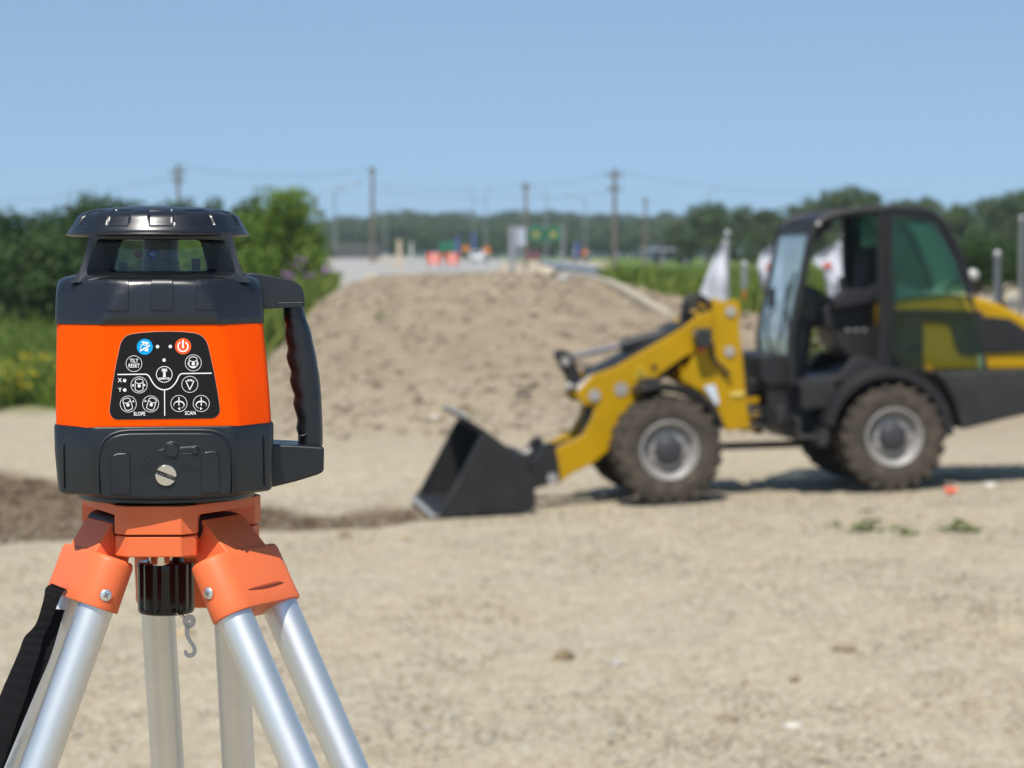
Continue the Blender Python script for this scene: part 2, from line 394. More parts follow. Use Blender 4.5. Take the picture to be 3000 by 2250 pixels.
stone(1652, 1932, 76, 'brown angular stone lying alone on the gravel to the right of the tripod legs', brown_m, .58, 1)
stone(1806, 1948, 56, 'flat grey stone just right of the brown angular stone', stone_m[2], .5, 2)
stone(2472, 1906, 70, 'flat tan stone on gravel below the rear wheel of the loader', stone_m[4], .5, 3)
stone(2330, 1998, 36, 'small dark brown stone on open gravel between two flatter stones', brown_m, .85, 4)
stone(2128, 2108, 88, 'thin flat tan slab of stone near the bottom edge of the photo', stone_m[4], .3, 5)
stone(2322, 2132, 60, 'white flat stone on gravel near the bottom edge of the photo', stone_m[1], .4, 6)
stone(540, 1862, 66, 'pale tan stone seen between the tripod legs behind the plumb hook', stone_m[3], .6, 7)
stone(1012, 1572, 54, 'brown flat stone on gravel right of the orange tripod head', brown_m, .45, 8)
stone(1180, 1580, 34, 'small tan stone on gravel in front of the loader bucket', stone_m[3], .5, 9)
stone(1180, 1842, 26, 'small grey brown stone left of the large brown angular stone', stone_m[2], .6, 10)
stone(1548, 1507, 22, 'whitish pebble touching the rear underside of the loader bucket', stone_m[1], .7, 11)
stone(1532, 1160, 50, 'dark clod lying halfway up the earth mound above the bucket', mat('dark_clod', (.07, .055, .045), .95), .5, 12)
stone(1900, 1462, 40, 'tan stone beneath the loader behind the front wheel', stone_m[0], .4, 13)
stone(2900, 1424, 50, 'pale stone in the shadow line at the right end of the loader', stone_m[1], .35, 14)
stone(800, 1990, 46, 'yellowish stone right of the rightmost tripod leg', stone_m[3], .4, 15)
stone(1275, 1226, 34, 'light tan stone on the mound slope above the left edge of the bucket', stone_m[1], .5, 16)

# ---- roads, kerbs, far strip
road_m = mat('concrete_road', (.33, .32, .30), .8, spec=.2, var=.16, vscale=.25)
asph_m = mat('old_asphalt', (.20, .20, .195), .85, var=.2, vscale=.4)
kerb_m = mat('kerb_concrete', (.35, .305, .23), .85, var=.15, vscale=3)
def sheet(name, quads, m, dz, kind='structure'):
    b = MB()
    for rows in quads:
        vs = []
        for a_, c__ in rows:
            for t_ in np.linspace(0, 1, 9):
                x = a_[0]+(c__[0]-a_[0])*t_; y = a_[1]+(c__[1]-a_[1])*t_; vs.append((x, y, terr_n(x, y)+dz))
        b.add(vs, [(k_*9+i, k_*9+i+1, (k_+1)*9+i+1, (k_+1)*9+i) for k_ in range(len(rows)-1) for i in range(8)])
    o = b.build(name, m); tag(o, kind=kind); return o
def gp(px, d): return ((px-1500)/F*d, d)
sheet('road', [[(gp(700, 68), gp(1000, 68)), (gp(760, 80), gp(1120, 80)), (gp(880, 100), gp(1300, 100)), (gp(920, 130), gp(1440, 130)), (gp(950, 170), gp(1460, 170)), (gp(970, 230), gp(1470, 230)), (gp(1000, 330), gp(1478, 330)), (gp(1150, 500), gp(1485, 500))]], road_m, .03)
# low concrete kerb along the right shoulder of the mound
b = MB()
kp = smooth_path([(*gp(1640, 50), 0), (*gp(1730, 47.5), 0), (*gp(1850, 44), 0), (*gp(1960, 41.5), 0)], 6)
for i in range(len(kp)-1):
    a_, c__ = kp[i], kp[i+1]; d_ = (c__-a_).normalized(); n_ = V((-d_.y, d_.x, 0))*.11
    za, zc = terr(a_.x, a_.y)+.02, terr(c__.x, c__.y)+.02
    b.hexa([V((a_.x, a_.y, za-.2))-n_, V((c__.x, c__.y, zc-.2))-n_, V((c__.x, c__.y, zc-.2))+n_, V((a_.x, a_.y, za-.2))+n_],
           [V((a_.x, a_.y, za+.10))-n_, V((c__.x, c__.y, zc+.10))-n_, V((c__.x, c__.y, zc+.10))+n_, V((a_.x, a_.y, za+.10))+n_])
o = b.build('kerb', kerb_m, fix=True); tag(o, kind='structure')

# ================================================================== VEGETATION
def leaf_mat(name, c1, c2, c3):
    m = bpy.data.materials.new(name); m.use_nodes = True; n, l = m.node_tree.nodes, m.node_tree.links
    b = n['Principled BSDF']; b.inputs['Roughness'].default_value = .65; b.inputs['Specular IOR Level'].default_value = .25
    ge = n.new('ShaderNodeNewGeometry'); oi = n.new('ShaderNodeObjectInfo')
    r = n.new('ShaderNodeValToRGB'); e = r.color_ramp.elements; e.new(.5)
    for el, (p_, c_) in zip(e, ((0, c1), (.55, c2), (1, c3))): el.position = p_; el.color = (*c_, 1)
    ad = n.new('ShaderNodeMath'); ad.operation = 'MULTIPLY_ADD'; ad.inputs[1].default_value = .7; 
    ob = n.new('ShaderNodeMath'); ob.operation = 'MULTIPLY'; ob.inputs[1].default_value = .3; l.new(oi.outputs['Random'], ob.inputs[0])
    l.new(ge.outputs['Random Per Island'], ad.inputs[0]); l.new(ob.outputs[0], ad.inputs[2]); l.new(ad.outputs[0], r.inputs[0])
    l.new(r.outputs[0], b.inputs['Base Color'])
    tr = n.new('ShaderNodeBsdfTranslucent'); mx = n.new('ShaderNodeMixShader'); mx.inputs[0].default_value = .28
    l.new(r.outputs[0], tr.inputs[0]); l.new(b.outputs[0], mx.inputs[1]); l.new(tr.outputs[0], mx.inputs[2]); l.new(mx.outputs[0], n['Material Output'].inputs[0])
    return m
LM = dict(dark=leaf_mat('dark_foliage', (.022, .05, .012), (.04, .08, .02), (.075, .12, .03)),
          bright=leaf_mat('bright_foliage', (.06, .115, .014), (.115, .195, .022), (.22, .29, .045)),
          far=leaf_mat('woodland_foliage', (.045, .075, .025), (.075, .115, .035), (.125, .16, .05)))
bark = mat('bark', (.11, .085, .06), .9, bump=.4, bscale=20, var=.3, vscale=6)
def crown_mesh(name, seed, nleaf, lobes, leaf, m, narrow=1.0):
    r = np.random.default_rng(seed)
    cs = []
    for i in range(lobes):
        h = .30+.58*r.random(); rr = .36*narrow*math.sqrt(max(.05, 1-((h-.52)/.5)**2))*r.random()**.5; a = r.random()*6.283
        cs.append((rr*math.cos(a), rr*math.sin(a), h, .10+.10*r.random()))
    cs.append((0, 0, .86, .13)); cs.append((0, 0, .55, .26*narrow)); cs = np.array(cs)
    w = cs[:, 3]**2; idx = r.choice(len(cs), nleaf, p=w/w.sum())
    d = r.normal(size=(nleaf, 3)); d /= np.linalg.norm(d, axis=1)[:, None]
    rad_ = cs[idx, 3]*(.55+.5*r.random(nleaf)**.6)*(1+.25*(r.random(nleaf) > .93))
    p = cs[idx, :3]+d*rad_[:, None]*np.array([1, 1, .85])
    nrm = d+r.normal(size=(nleaf, 3))*.55; nrm /= np.linalg.norm(nrm, axis=1)[:, None]
    t = np.cross(nrm, r.normal(size=(nleaf, 3))); t /= np.linalg.norm(t, axis=1)[:, None]; b = np.cross(nrm, t)
    s = leaf*(.6+.8*r.random(nleaf))[:, None]
    q = np.stack([p-t*s, p-b*s*.55+nrm*s*.1, p+t*s, p+b*s*.55+nrm*s*.1], 1).reshape(-1, 3)
    me = bpy.data.meshes.new(name); me.from_pydata(q.tolist(), [], np.arange(nleaf*4).reshape(-1, 4).tolist()); me.materials.append(m); return me
def trunk_mesh(seed):
    r = random.Random(seed); b = MB()
    b.tube([(0, 0, -.03), (.01, .0, .2), (-.01, .01, .45), (0, 0, .8)], [.032, .024, .018, .006], 8)
    for i in range(7):
        a = r.random()*6.283; h = .22+.09*i*.75; L_ = .30-.03*i
        b.tube([(0, 0, h), (math.cos(a)*L_*.5, math.sin(a)*L_*.5, h+.10), (math.cos(a)*L_, math.sin(a)*L_, h+.22)], [.012, .008, .003], 6)
    me_o = b.build('trunk', bark); me = me_o.data; bpy.data.objects.remove(me_o); return me
TR = [trunk_mesh(i) for i in range(3)]
CR = {k_: [crown_mesh('crown', 11*i+j, nl, 22, lf, LM[k_], nw) for i, nw in enumerate((1.0, .85, 1.15, .7))] for j, (k_, nl, lf) in enumerate((('dark', 5200, .021), ('bright', 5200, .021), ('far', 3000, .028)))}
def tree(x, y, h, kind, var, label, group, wide=1.0, z=None, name='tree'):
    z = terr(x, y) if z is None else z
    o = empty(name, loc=(x, y, z)); a = random.random()*6.28; o.rotation_euler.z = a; o.scale = (h*wide, h*wide, h)
    tag(o, label, 'tree', group)
    for nm, me_ in (('trunk', TR[var % 3]), ('crown', CR[kind][var % 4])):
        c = bpy.data.objects.new(nm, me_); COL.objects.link(c); c.parent = o
    return o
def ptree(px, ptop, d, kind, var, label, group, wide=1.0, hscale=None, zb=None):
    p = W(px, ptop, d); zb = terr(p.x, p.y) if zb is None else zb
    return tree(p.x, d, (p.z-zb)/.93, kind, var, label, group, wide, zb)
# the leafy tree right behind the instrument and the dark growth at the left
G1 = 'trees and tall shrubs at the left beyond the meadow'
ptree(852, 560, 62, 'bright', 1, 'bright green bushy tree standing right behind the black handle of the laser level', G1, .80)
ptree(912, 676, 63.5, 'bright', 2, 'lower bright green tree beside the road at the right flank of the bushy tree', G1, .62)
ptree(762, 618, 64, 'bright', 0, 'green tree with the black instrument cap in front of its left side', G1, .95)
ptree(735, 590, 84, 'dark', 3, 'dark thin topped tree peeking over the bright trees behind the cap', G1, .8)
ptree(630, 590, 80, 'dark', 3, 'dark pointed tree rising behind the right half of the instrument cap', G1, .7)
for i, (px, pt, d, kd, va, wd, lab) in enumerate([
        (20, 620, 70, 'dark', 0, 1.05, 'dark broad tree at the left edge of the photo'),
        (118, 640, 73, 'dark', 2, .9, 'dark tree second from the left edge of the photo'),
        (190, 612, 76, 'dark', 3, .8, 'narrow mid green tree left of the instrument cap'),
        (270, 590, 72, 'dark', 1, .95, 'green tree whose top shows above the left rim of the instrument cap'),
        (345, 600, 76, 'dark', 0, .9, 'dark tree behind the left window edge of the laser level'),
        (440, 612, 74, 'dark', 2, .95, 'dark tree directly behind the rotor window of the laser level'),
        (530, 604, 78, 'dark', 1, .9, 'green tree behind the right part of the rotor window'),
        (-70, 600, 73, 'dark', 1, 1.0, 'dark tree half cut by the left edge of the photo'),
        (60, 690, 64, 'dark', 2, 1.3, 'low dark shrub in front of the trees at the left edge'),
        (165, 720, 65, 'dark', 0, 1.35, 'low dark shrub just left of the black upper housing'),
        (330, 720, 66, 'dark', 1, 1.3, 'low dark shrub hidden mostly behind the laser level'),
        (560, 700, 67, 'bright', 3, 1.3, 'green shrub showing between the tower and the handle of the laser level')]):
    ptree(px, pt, d, kd, va, lab, G1, wd, zb=-.1)
# woodland on the right
WL = ['woodland tree at the left end of the close wood, left of the first feather flag', 'broad woodland tree whose crown stands above the tip of the first feather flag', 'woodland tree just right of the tip of the first feather flag', 'woodland tree above the pale post with the orange band', 'woodland tree at the upper front corner of the cab windscreen',
      'woodland tree rising behind the front end of the cab roof', 'tallest woodland tree standing above the middle of the cab roof', 'tall woodland tree above the rear half of the cab roof', 'woodland tree behind the rear corner of the cab roof', 'woodland tree right of the curved rear window of the cab', 'woodland tree in the low saddle of the skyline right of the cab', 'woodland tree on the skyline left of the pale pole by the right edge', 'tall woodland tree directly above the pale pole by the right edge',
      'woodland tree on the skyline cut by the right edge of the photo', 'woodland tree just beyond the right edge behind the pale pole',
      'lower wood edge tree left of the first feather flag', 'lower wood edge tree right behind the first feather flag', 'lower wood edge tree behind the pale post with the orange band', 'lower wood edge tree seen through the windscreen of the cab', 'lower wood edge tree seen through the open cab door', 'lower wood edge tree behind the seat of the cab', 'lower wood edge tree seen through the tinted door beside the pillar', 'lower wood edge tree seen through the middle of the tinted door', 'lower wood edge tree behind the rear edge of the tinted door', 'lower wood edge tree above the round rear work lamp', 'lower wood edge tree left of the pale pole by the right edge', 'lower wood edge tree cut by the right edge of the photo']
SL = ['dark shrub seen through the tinted door next to the cab pillar', 'dark shrub seen through the middle of the tinted door', 'dark shrub behind the curved rear window of the cab', 'dark shrub right of the round rear work lamp', 'dark shrub behind the grey post right of the cab', 'dark shrub behind the pale pole at the right edge', 'dark shrub cut by the right edge of the photo']
G2 = 'woodland trees behind the loader'
for i, (px, pt, d, va, wd) in enumerate([(1985, 655, 262, 0, .8), (2070, 600, 245, 1, .95), (2160, 612, 255, 2, .9), (2250, 618, 250, 3, 1.1), (2330, 608, 240, 0, .9), (2410, 590, 246, 2, .9), (2478, 556, 235, 1, .95), (2560, 572, 250, 0, .9), (2640, 592, 238, 3, 1.1), (2720, 588, 248, 2, .9), (2800, 604, 236, 1, .95), (2880, 590, 244, 0, .9), (2950, 572, 232, 2, .95), (3020, 566, 240, 1, 1.0), (3100, 575, 236, 3, 1.1),
        (2020, 690, 215, 1, 1.3), (2120, 700, 210, 2, 1.4), (2215, 690, 212, 0, 1.3), (2310, 700, 206, 3, 1.6), (2400, 680, 210, 1, 1.3), (2500, 690, 205, 2, 1.4), (2600, 680, 210, 0, 1.3), (2690, 695, 204, 1, 1.4), (2780, 685, 208, 3, 1.5), (2870, 690, 203, 2, 1.4), (2965, 680, 206, 0, 1.3), (3060, 680, 206, 1, 1.4)]):
    ptree(px, pt, d, 'far', va, WL[i], G2 if i < 15 else 'lower trees along the front edge of the wood', wd, zb=.9)
for i, (px, pt) in enumerate([(2620, 720), (2700, 700), (2780, 716), (2860, 690), (2935, 704), (3010, 690), (3085, 700)]):
    ptree(px, pt, 56+1.5*(i % 3), 'dark', i, SL[i], 'dark shrubs behind the loader bonnet', 1.1)
G3 = 'trees of the distant hazy treeline'
rr = random.Random(5)
for row, (d, tops, step) in enumerate(((900, 634, 50), (780, 646, 44), (660, 662, 46), (520, 690, 52))):
    px = 930+rr.random()*20-row*4
    while px < (2120 if row < 3 else 2020):
        t_ = tops + rr.uniform(-12, 14) + (10 if px < 1120 else 0)
        ptree(px, t_, d*rr.uniform(.96, 1.04), 'far', rr.randrange(4), ('hazy blue green tree along the far skyline beyond the highway', 'hazy tree in the second line of the distant woods', 'dull green tree in the middle line of the distant woods', 'low green tree along the near edge of the distant woods')[row], G3+(' on the skyline', ' second line', ' middle line', ' near edge')[row], rr.uniform(1.1, 1.45), zb=.8)
        px += step*rr.uniform(.75, 1.2)
# ---- grass, weeds, wild flowers
grass_m = leaf_mat('meadow_grass', (.055, .10, .014), (.11, .17, .026), (.22, .245, .055))
def blades(name, pts, hmin, hmax, w, m, lean=.35, per=1):
    k = len(pts)*per; P = np.repeat(np.array(pts), per, 0)+np.concatenate([RNG.normal(0, .05, (k, 2)), np.zeros((k, 1))], 1)
    h = RNG.uniform(hmin, hmax, k); a = RNG.uniform(0, 6.283, k); lx = RNG.normal(0, lean, k)*h; ly = RNG.normal(0, lean, k)*h; ww = w*RNG.uniform(.6, 1.4, k)
    dx, dy = np.cos(a)*ww, np.sin(a)*ww
    v0 = P+np.stack([-dx, -dy, -.02+0*h], 1); v1 = P+np.stack([dx, dy, -.02+0*h], 1)
    v2 = P+np.stack([lx*.45+dx, ly*.45+dy, h*.6], 1); v3 = P+np.stack([lx*.45-dx, ly*.45-dy, h*.6], 1); v4 = P+np.stack([lx, ly, h], 1)
    vv = np.stack([v0, v1, v2, v3, v4], 1).reshape(-1, 3); i0 = np.arange(k)*5
    fs = [tuple(q) for q in np.stack([i0, i0+1, i0+2, i0+3], 1).tolist()]+[tuple(q) for q in np.stack([i0+3, i0+2, i0+4], 1).tolist()]
    me_ = bpy.data.meshes.new(name); me_.from_pydata(vv.tolist(), [], fs); me_.materials.append(m)
    o = bpy.data.objects.new(name, me_); COL.objects.link(o); return o
def field(k, p0, p1, d0, d1, fn=None):
    out = []
    while len(out) < k:
        d = math.exp(random.uniform(math.log(d0), math.log(d1))); px = random.uniform(p0, p1); x = (px-1500)/F*d
        if fn and not fn(px, d): continue
        out.append((x, d, terr(x, d)))
    return out
edge = lambda px, d: d > 36+2.2*noise.noise(V((px*.006, 0, 0)))+lerp_tab([(-600, 0), (400, 0), (700, 1.5), (800, 4), (1000, 9)], px) and (px < 690 or d > 40)
o = blades('meadow_grass', field(16000, -500, 760, 35, 75, edge), .25, .75, .022, grass_m, per=2); tag(o, 'tall green meadow grass and weeds left of the gravel', 'grass', kind='stuff')
o = blades('verge_grass', field(5000, 760, 1000, 44, 64, lambda px, d: px < lerp_tab([(44, 860), (50, 960), (64, 985)], d)), .2, .6, .02, grass_m, per=2); tag(o, 'green weeds on the bank between the mound and the bright tree', 'grass', kind='stuff')
o = blades('bank_grass', field(12000, 1760, 2600, 45, 120, lambda px, d: px > lerp_tab([(45, 1950), (50, 1800), (60, 1760)], d)), .15, .5, .024, grass_m, per=2); tag(o, 'bright green grass bank right of the concrete kerb', 'grass', kind='stuff')
ym = mat('yellow_petals', (.72, .56, .02), .6); 
def flowers(name, pts, m, s):
    b = MB()
    for (x, y, z) in pts:
        for _ in range(3): 
            c = V((x+random.gauss(0, .06), y+random.gauss(0, .06), z+random.uniform(.25, .6))); q = s*random.uniform(.7, 1.3)
            b.add([c+V((q, 0, .2*q)), c+V((0, q, -.2*q)), c+V((-q, 0, .2*q)), c+V((0, -q, .5*q)), c+V((0, 0, q))], [(0, 1, 4), (1, 2, 4), (2, 3, 4), (3, 0, 4)])
    return b.build(name, m, smooth=False)
o = flowers('wildflowers', field(180, -120, 170, 36, 43, lambda px, d: noise.noise(V((px*.012, d*.3, 2))) > -.15), ym, .028); tag(o, 'yellow wildflowers in the meadow by the left edge of the photo', 'wildflowers', kind='stuff')
purple = mat('thistle_purple', (.30, .12, .36), .7); stalkm = mat('weed_stalk', (.09, .13, .03), .8)
def thistle(px, py, d, label):
    p = W(px, py, d); zb = terr(p.x, p.y); o = empty('thistle_plant', loc=(p.x, p.y, zb)); h = p.z-zb
    b = MB()
    tips = []
    for i in range(5):
        a = random.random()*6.28; r_ = .03+.12*random.random(); t_ = V((r_*math.cos(a), r_*math.sin(a), h*random.uniform(.75, 1.0))); tips.append(t_)
        b.tube([(0, 0, -.02), (t_.x*.3, t_.y*.3, h*.5), t_], [.012, .009, .006], 5)
    for i in range(26):
        z = h*random.random()*.85; a = random.random()*6.28; L_ = .10+.14*random.random(); c_, s_ = math.cos(a), math.sin(a)
        b.add([(0, 0, z), (c_*L_*.5-s_*.03, s_*L_*.5+c_*.03, z+.06), (c_*L_, s_*L_, z+.02), (c_*L_*.5+s_*.03, s_*L_*.5-c_*.03, z+.06)], [(0, 1, 2, 3)])
    b.build('stalk', stalkm, o)
    for t_ in tips: MB().ball(t_, .035, 8, 5).build('flower_head', purple, o)
    tag(o, label, 'plant', 'purple thistles beside the road')
thistle(838, 775, 50, 'purple thistle nearest the black handle of the laser level')
thistle(878, 756, 52, 'tallest purple thistle in front of the bright tree')
thistle(905, 800, 51, 'purple thistle low in front of the bright tree')
thistle(948, 790, 53, 'purple thistle at the right end of the group by the road')
def weed(px, py, w, h, label, n_=40):
    r = ray(px, py); t = 4.0
    for _ in range(3000):
        p = C0+r*t
        if p.z < terr_n(p.x, p.y): break
        t += .02
    p = C0+r*t; sw = w/F*p.y; sh = h/F*p.y; o_ = MB()
    for i in range(n_):
        x, y = random.gauss(0, sw*.28), random.gauss(0, sw*.22); z = random.random()*sh*math.exp(-(x/sw*2)**2); a = random.random()*6.28; L_ = sw*.13*random.uniform(.7, 1.5); c_, s_ = math.cos(a)*L_, math.sin(a)*L_
        o_.add([(x-c_, y-s_, z), (x+s_*.4, y-c_*.4, z+L_*.5), (x+c_, y+s_, z+L_*.3), (x-s_*.4, y+c_*.4, z+L_*.5)], [(0, 1, 2, 3)])
    q = o_.build('weed_plant', LM['bright'], smooth=False, loc=(p.x, p.y, terr_n(p.x, p.y))); tag(q, label, 'plant', 'small weeds on the gravel')
weed(2390, 1078, 120, 135, 'bright green bushy weed seen through the open cab door under the steering column', 220)
weed(2545, 1558, 90, 72, 'green weed tuft standing upright on the gravel below the rear wheel', 60)
weed(2640, 1570, 90, 22, 'thin low weed between the two weed tufts on the gravel', 26)
weed(2810, 1558, 100, 30, 'low spreading weed on the gravel at the right side of the photo', 50)
weed(2450, 1545, 60, 14, 'faint flat weed left of the upright weed tuft', 20)
weed(1120, 940, 60, 30, 'small weed growing on the left face of the earth mound', 30)
weed(1390, 1225, 50, 26, 'small yellowish weed above the bucket on the mound', 20)
# ---- thin summer haze: one closed box round the whole scene
hz = MB().box(-2900, 2900, -70, 2600, -2.6, 26).build('haze', bpy.data.materials.new('haze_air'), smooth=False)
hm = hz.data.materials[0]; hm.use_nodes = True; hn_ = hm.node_tree.nodes; hn_.remove(hn_['Principled BSDF'])
pv_ = hn_.new('ShaderNodeVolumePrincipled'); pv_.inputs['Color'].default_value = (.78, .88, 1.0, 1); pv_.inputs['Density'].default_value = .00025; pv_.inputs['Anisotropy'].default_value = .2
hm.node_tree.links.new(pv_.outputs[0], hn_['Material Output'].inputs['Volume']); tag(hz, 'thin pale summer haze over the whole site', 'haze', kind='stuff')
# ================================================================== POLES, WIRES, SIGNS, FLAGS
wood = mat('weathered_pole_wood', (.17, .14, .115), .9, var=.3, vscale=3)
galv = mat('galvanised_steel', (.22, .23, .245), .55, metal=.2)
palepole = mat('pale_painted_pole', (.22, .23, .25), .5)
darkm = mat('dark_metal', (.05, .05, .055), .5)
def gz(px, d): x = (px-1500)/F*d; return x, terr(x, d)
def post(b, px, ptop, d, r, x0=None):
    x, zb = gz(px, d); zt = W(px, ptop, d).z; b.tube([(0, 0, -.3), (0, 0, zt-zb)], [r, r*.75], 10); return x, zb, zt-zb
ends = {}
def utility_pole(px, ptop, d, arms, label, r=.12):
    b = MB(); x, zb, h = post(b, px, ptop, d, r); o = empty('utility_pole', loc=(x, d, zb)); b.build('pole', wood, o)
    for k, (dz, L_) in enumerate(arms):
        MB().box(-L_, L_, -.06, .06, h-dz-.06, h-dz+.06).build('crossarm', wood, o)
        for s_ in (-.9, -.35, .35, .9): MB().tube([(s_*L_, 0, h-dz+.05), (s_*L_, 0, h-dz+.22)], .035, 6).build('insulator', darkm, o)
    tag(o, label, 'utility pole', 'utility poles along the highway'); ends[px] = V((x, d, zb+h-.1)); return o
utility_pole(525, 480, 140, [(.5, .45), (1.0, .35)], 'utility pole standing above the cap of the laser level')
utility_pole(1092, 490, 150, [(.3, .2)], 'plain utility pole standing alone left of the signs', .13)
utility_pole(1540, 536, 152, [(.3, .22)], 'utility pole in front of the pale sign post in the middle of the view', .125)
utility_pole(1800, 494, 150, [(.45, .55), (1.3, .45)], 'tall dark utility pole with crossarms left of the first feather flag', .15)
utility_pole(1890, 578, 220, [(.4, .3)], 'pale shorter utility pole just right of the tall dark pole', .14)
def wire(a, b_, sag, label, r=.012):
    pts = [a.lerp(b_, t)-V((0, 0, sag*4*t*(1-t))) for t in [i/16 for i in range(17)]]
    o = MB().tube(pts, r, 5).build('power_line', darkm); tag(o, label, 'power line', 'power lines between the utility poles')
wire(ends[525], ends[1092], .55, 'power line from the pole above the cap to the plain pole')
wire(ends[1092]+V((0, 0, -.9)), ends[1540], .35, 'power line from the plain pole to the middle pole')
wire(ends[1540], ends[1800], .3, 'power line from the middle pole to the tall dark pole')
wire(ends[1540]+V((0, 0, -.7)), ends[1800]+V((0, 0, -1.2)), .3, 'lower power line from the middle pole to the tall dark pole')
wire(ends[1800], W(2680, 560, 150), .7, 'power line running right from the tall dark pole over the woods')
wire(ends[1092]+V((0, 0, -1.3)), ends[1540]+V((0, 0, -.7)), .3, 'lower power line from the plain pole to the middle pole')
wire(ends[525]+V((0, 0, -.6)), W(-200, 590, 140), .5, 'power line leaving the photo on the left of the cap')
def street_lamp(px, ptop, d, side, L_, label, r=.09):
    b = MB(); x, zb, h = post(b, px, ptop+12, d, r); o = empty('street_lamp', loc=(x, d, zb)); b.build('pole', galv, o)
    MB().tube(smooth_path([(0, 0, h-.05), (side*L_*.25, 0, h+.28), (side*L_*.6, 0, h+.5), (side*L_, 0, h+.58)], 4), .045, 6).build('arm', galv, o)
    MB().ball((side*(L_+.3), 0, h+.56), .3, 10, 6, (1, .5, .35)).build('lamp_head', galv, o)
    tag(o, label, 'street lamp', 'street lamps along the highway')
street_lamp(205, 555, 230, 1, 1.9, 'faint street lamp above the trees at the left with its arm to the right')
street_lamp(930, 560, 240, 1, 2.4, 'street lamp with long arm just right of the bright bushy tree')
street_lamp(982, 545, 200, 1, 1.6, 'second street lamp right of the bright bushy tree')
street_lamp(1128, 606, 300, 1, 1.5, 'short faint street lamp right of the plain utility pole')
street_lamp(1388, 556, 330, -1, .5, 'very faint lamp post left of the pair above the barricades')
street_lamp(1422, 556, 330, 1, .5, 'very faint lamp post right of the pair above the barricades')
street_lamp(1602, 556, 240, -1, 2.0, 'street lamp with its arm curving left toward the middle utility pole')
street_lamp(1714, 576, 250, -1, 1.6, 'street lamp between the green gantry signs and the tall dark pole')
street_lamp(2072, 556, 300, 1, .6, 'faint lamp post above the woods left of the loader cab')
sg = mat('green_sign', (.01, .12, .06), .6); so_ = mat('orange_sign', (.55, .18, .02), .6); sb = mat('blue_sign', (.05, .09, .24), .6); sw = mat('white_sign_face', (.72, .73, .74), .5); sy = mat('sign_yellow', (.45, .27, .03), .5)
def sign(px, y0, y1, w, d, m, label, cat='road sign', shape='rect', post_to=None, name='road_sign', extra=None):
    x, zb = gz(px, d); za, zt = W(px, y1, d).z-zb, W(px, y0, d).z-zb; o = empty(name, loc=(x, d, zb)); hw = w/F*d/2
    b = MB()
    if shape == 'diamond': cz, hh = (za+zt)/2, (zt-za)/2; b.prism([(0, cz-hh), (hw, cz), (0, cz+hh), (-hw, cz)], -.03, .03)
    else: b.prism(fillet([(-hw, za), (hw, za), (hw, zt), (-hw, zt)], .08, 3), -.03, .03)
    b.build('sign_panel', m, o)
    for s_ in ((0,) if w < 60 else (-.6, .6)): MB().tube([(s_*hw, .07, -.2), (s_*hw, .07, (zt if shape == 'rect' else za+.2))], .04, 6).build('post', galv, o)
    if extra: extra(o, hw, za, zt)
    tag(o, label, cat, 'road signs and barriers far down the highway'); return o
sign(1310, 708, 738, 48, 170, sg, 'green road sign low above the orange barricades')
sign(1340, 694, 752, 11, 176, sb, 'narrow blue banner sign at the right edge of the low green sign', 'banner')
sign(1388, 682, 730, 10, 182, sb, 'narrow blue banner sign left of the orange diamond sign', 'banner')
sign(1427, 720, 748, 23, 160, so_, 'orange diamond warning sign left of the pale sign post', shape='diamond')
sign(1713, 729, 751, 21, 150, so_, 'orange diamond warning sign left of the tall dark pole', shape='diamond')
sign(1690, 706, 754, 10, 168, sb, 'narrow blue banner sign left of the orange diamond by the tall pole', 'banner')
sign(1365, 722, 736, 22, 190, so_, 'small faded orange sign between the two blue banners')
def yel(o, hw, za, zt):
    MB().lathe([(.0, .0), (.3, 0), (.3, .02), (0, .02)], (0, -.035, (za+zt)/2-.05), 16, axis='y').build('yellow_mark', sy, o)
def gantry():
    d = 210; x0, zb = gz(1520, d); o = empty('sign_gantry', loc=(x0, d, zb)); k = d/F
    zt = W(1520, 660, d).z-zb
    MB().tube([(0, 0, -.3), (0, 0, zt)], .12, 8).build('post', palepole, o); MB().tube([(130*k, 0, -.3), (130*k, 0, zt)], .12, 8).build('post', palepole, o)
    MB().box(0, 130*k, -.06, .06, zt-.3, zt-.15).build('crossbeam', palepole, o)
    for a0, a1 in ((30, 70), (80, 122)):
        z0, z1 = W(1520, 706, d).z-zb, W(1520, 664, d).z-zb
        p_ = MB().prism([(a0*k, z0), (a1*k, z0), (a1*k, z1), (a0*k, z1)], -.16, -.10).build('sign_panel', sg, o)
        MB().lathe([(0, 0), (.22, 0), (.22, .02), (0, .02)], ((a0+a1)/2*k, -.165, z0+.45*(z1-z0)), 16, axis='y').build('yellow_mark', sy, p_)
    tag(o, 'sign gantry carrying two green highway signs with yellow marks', 'sign gantry')
gantry()
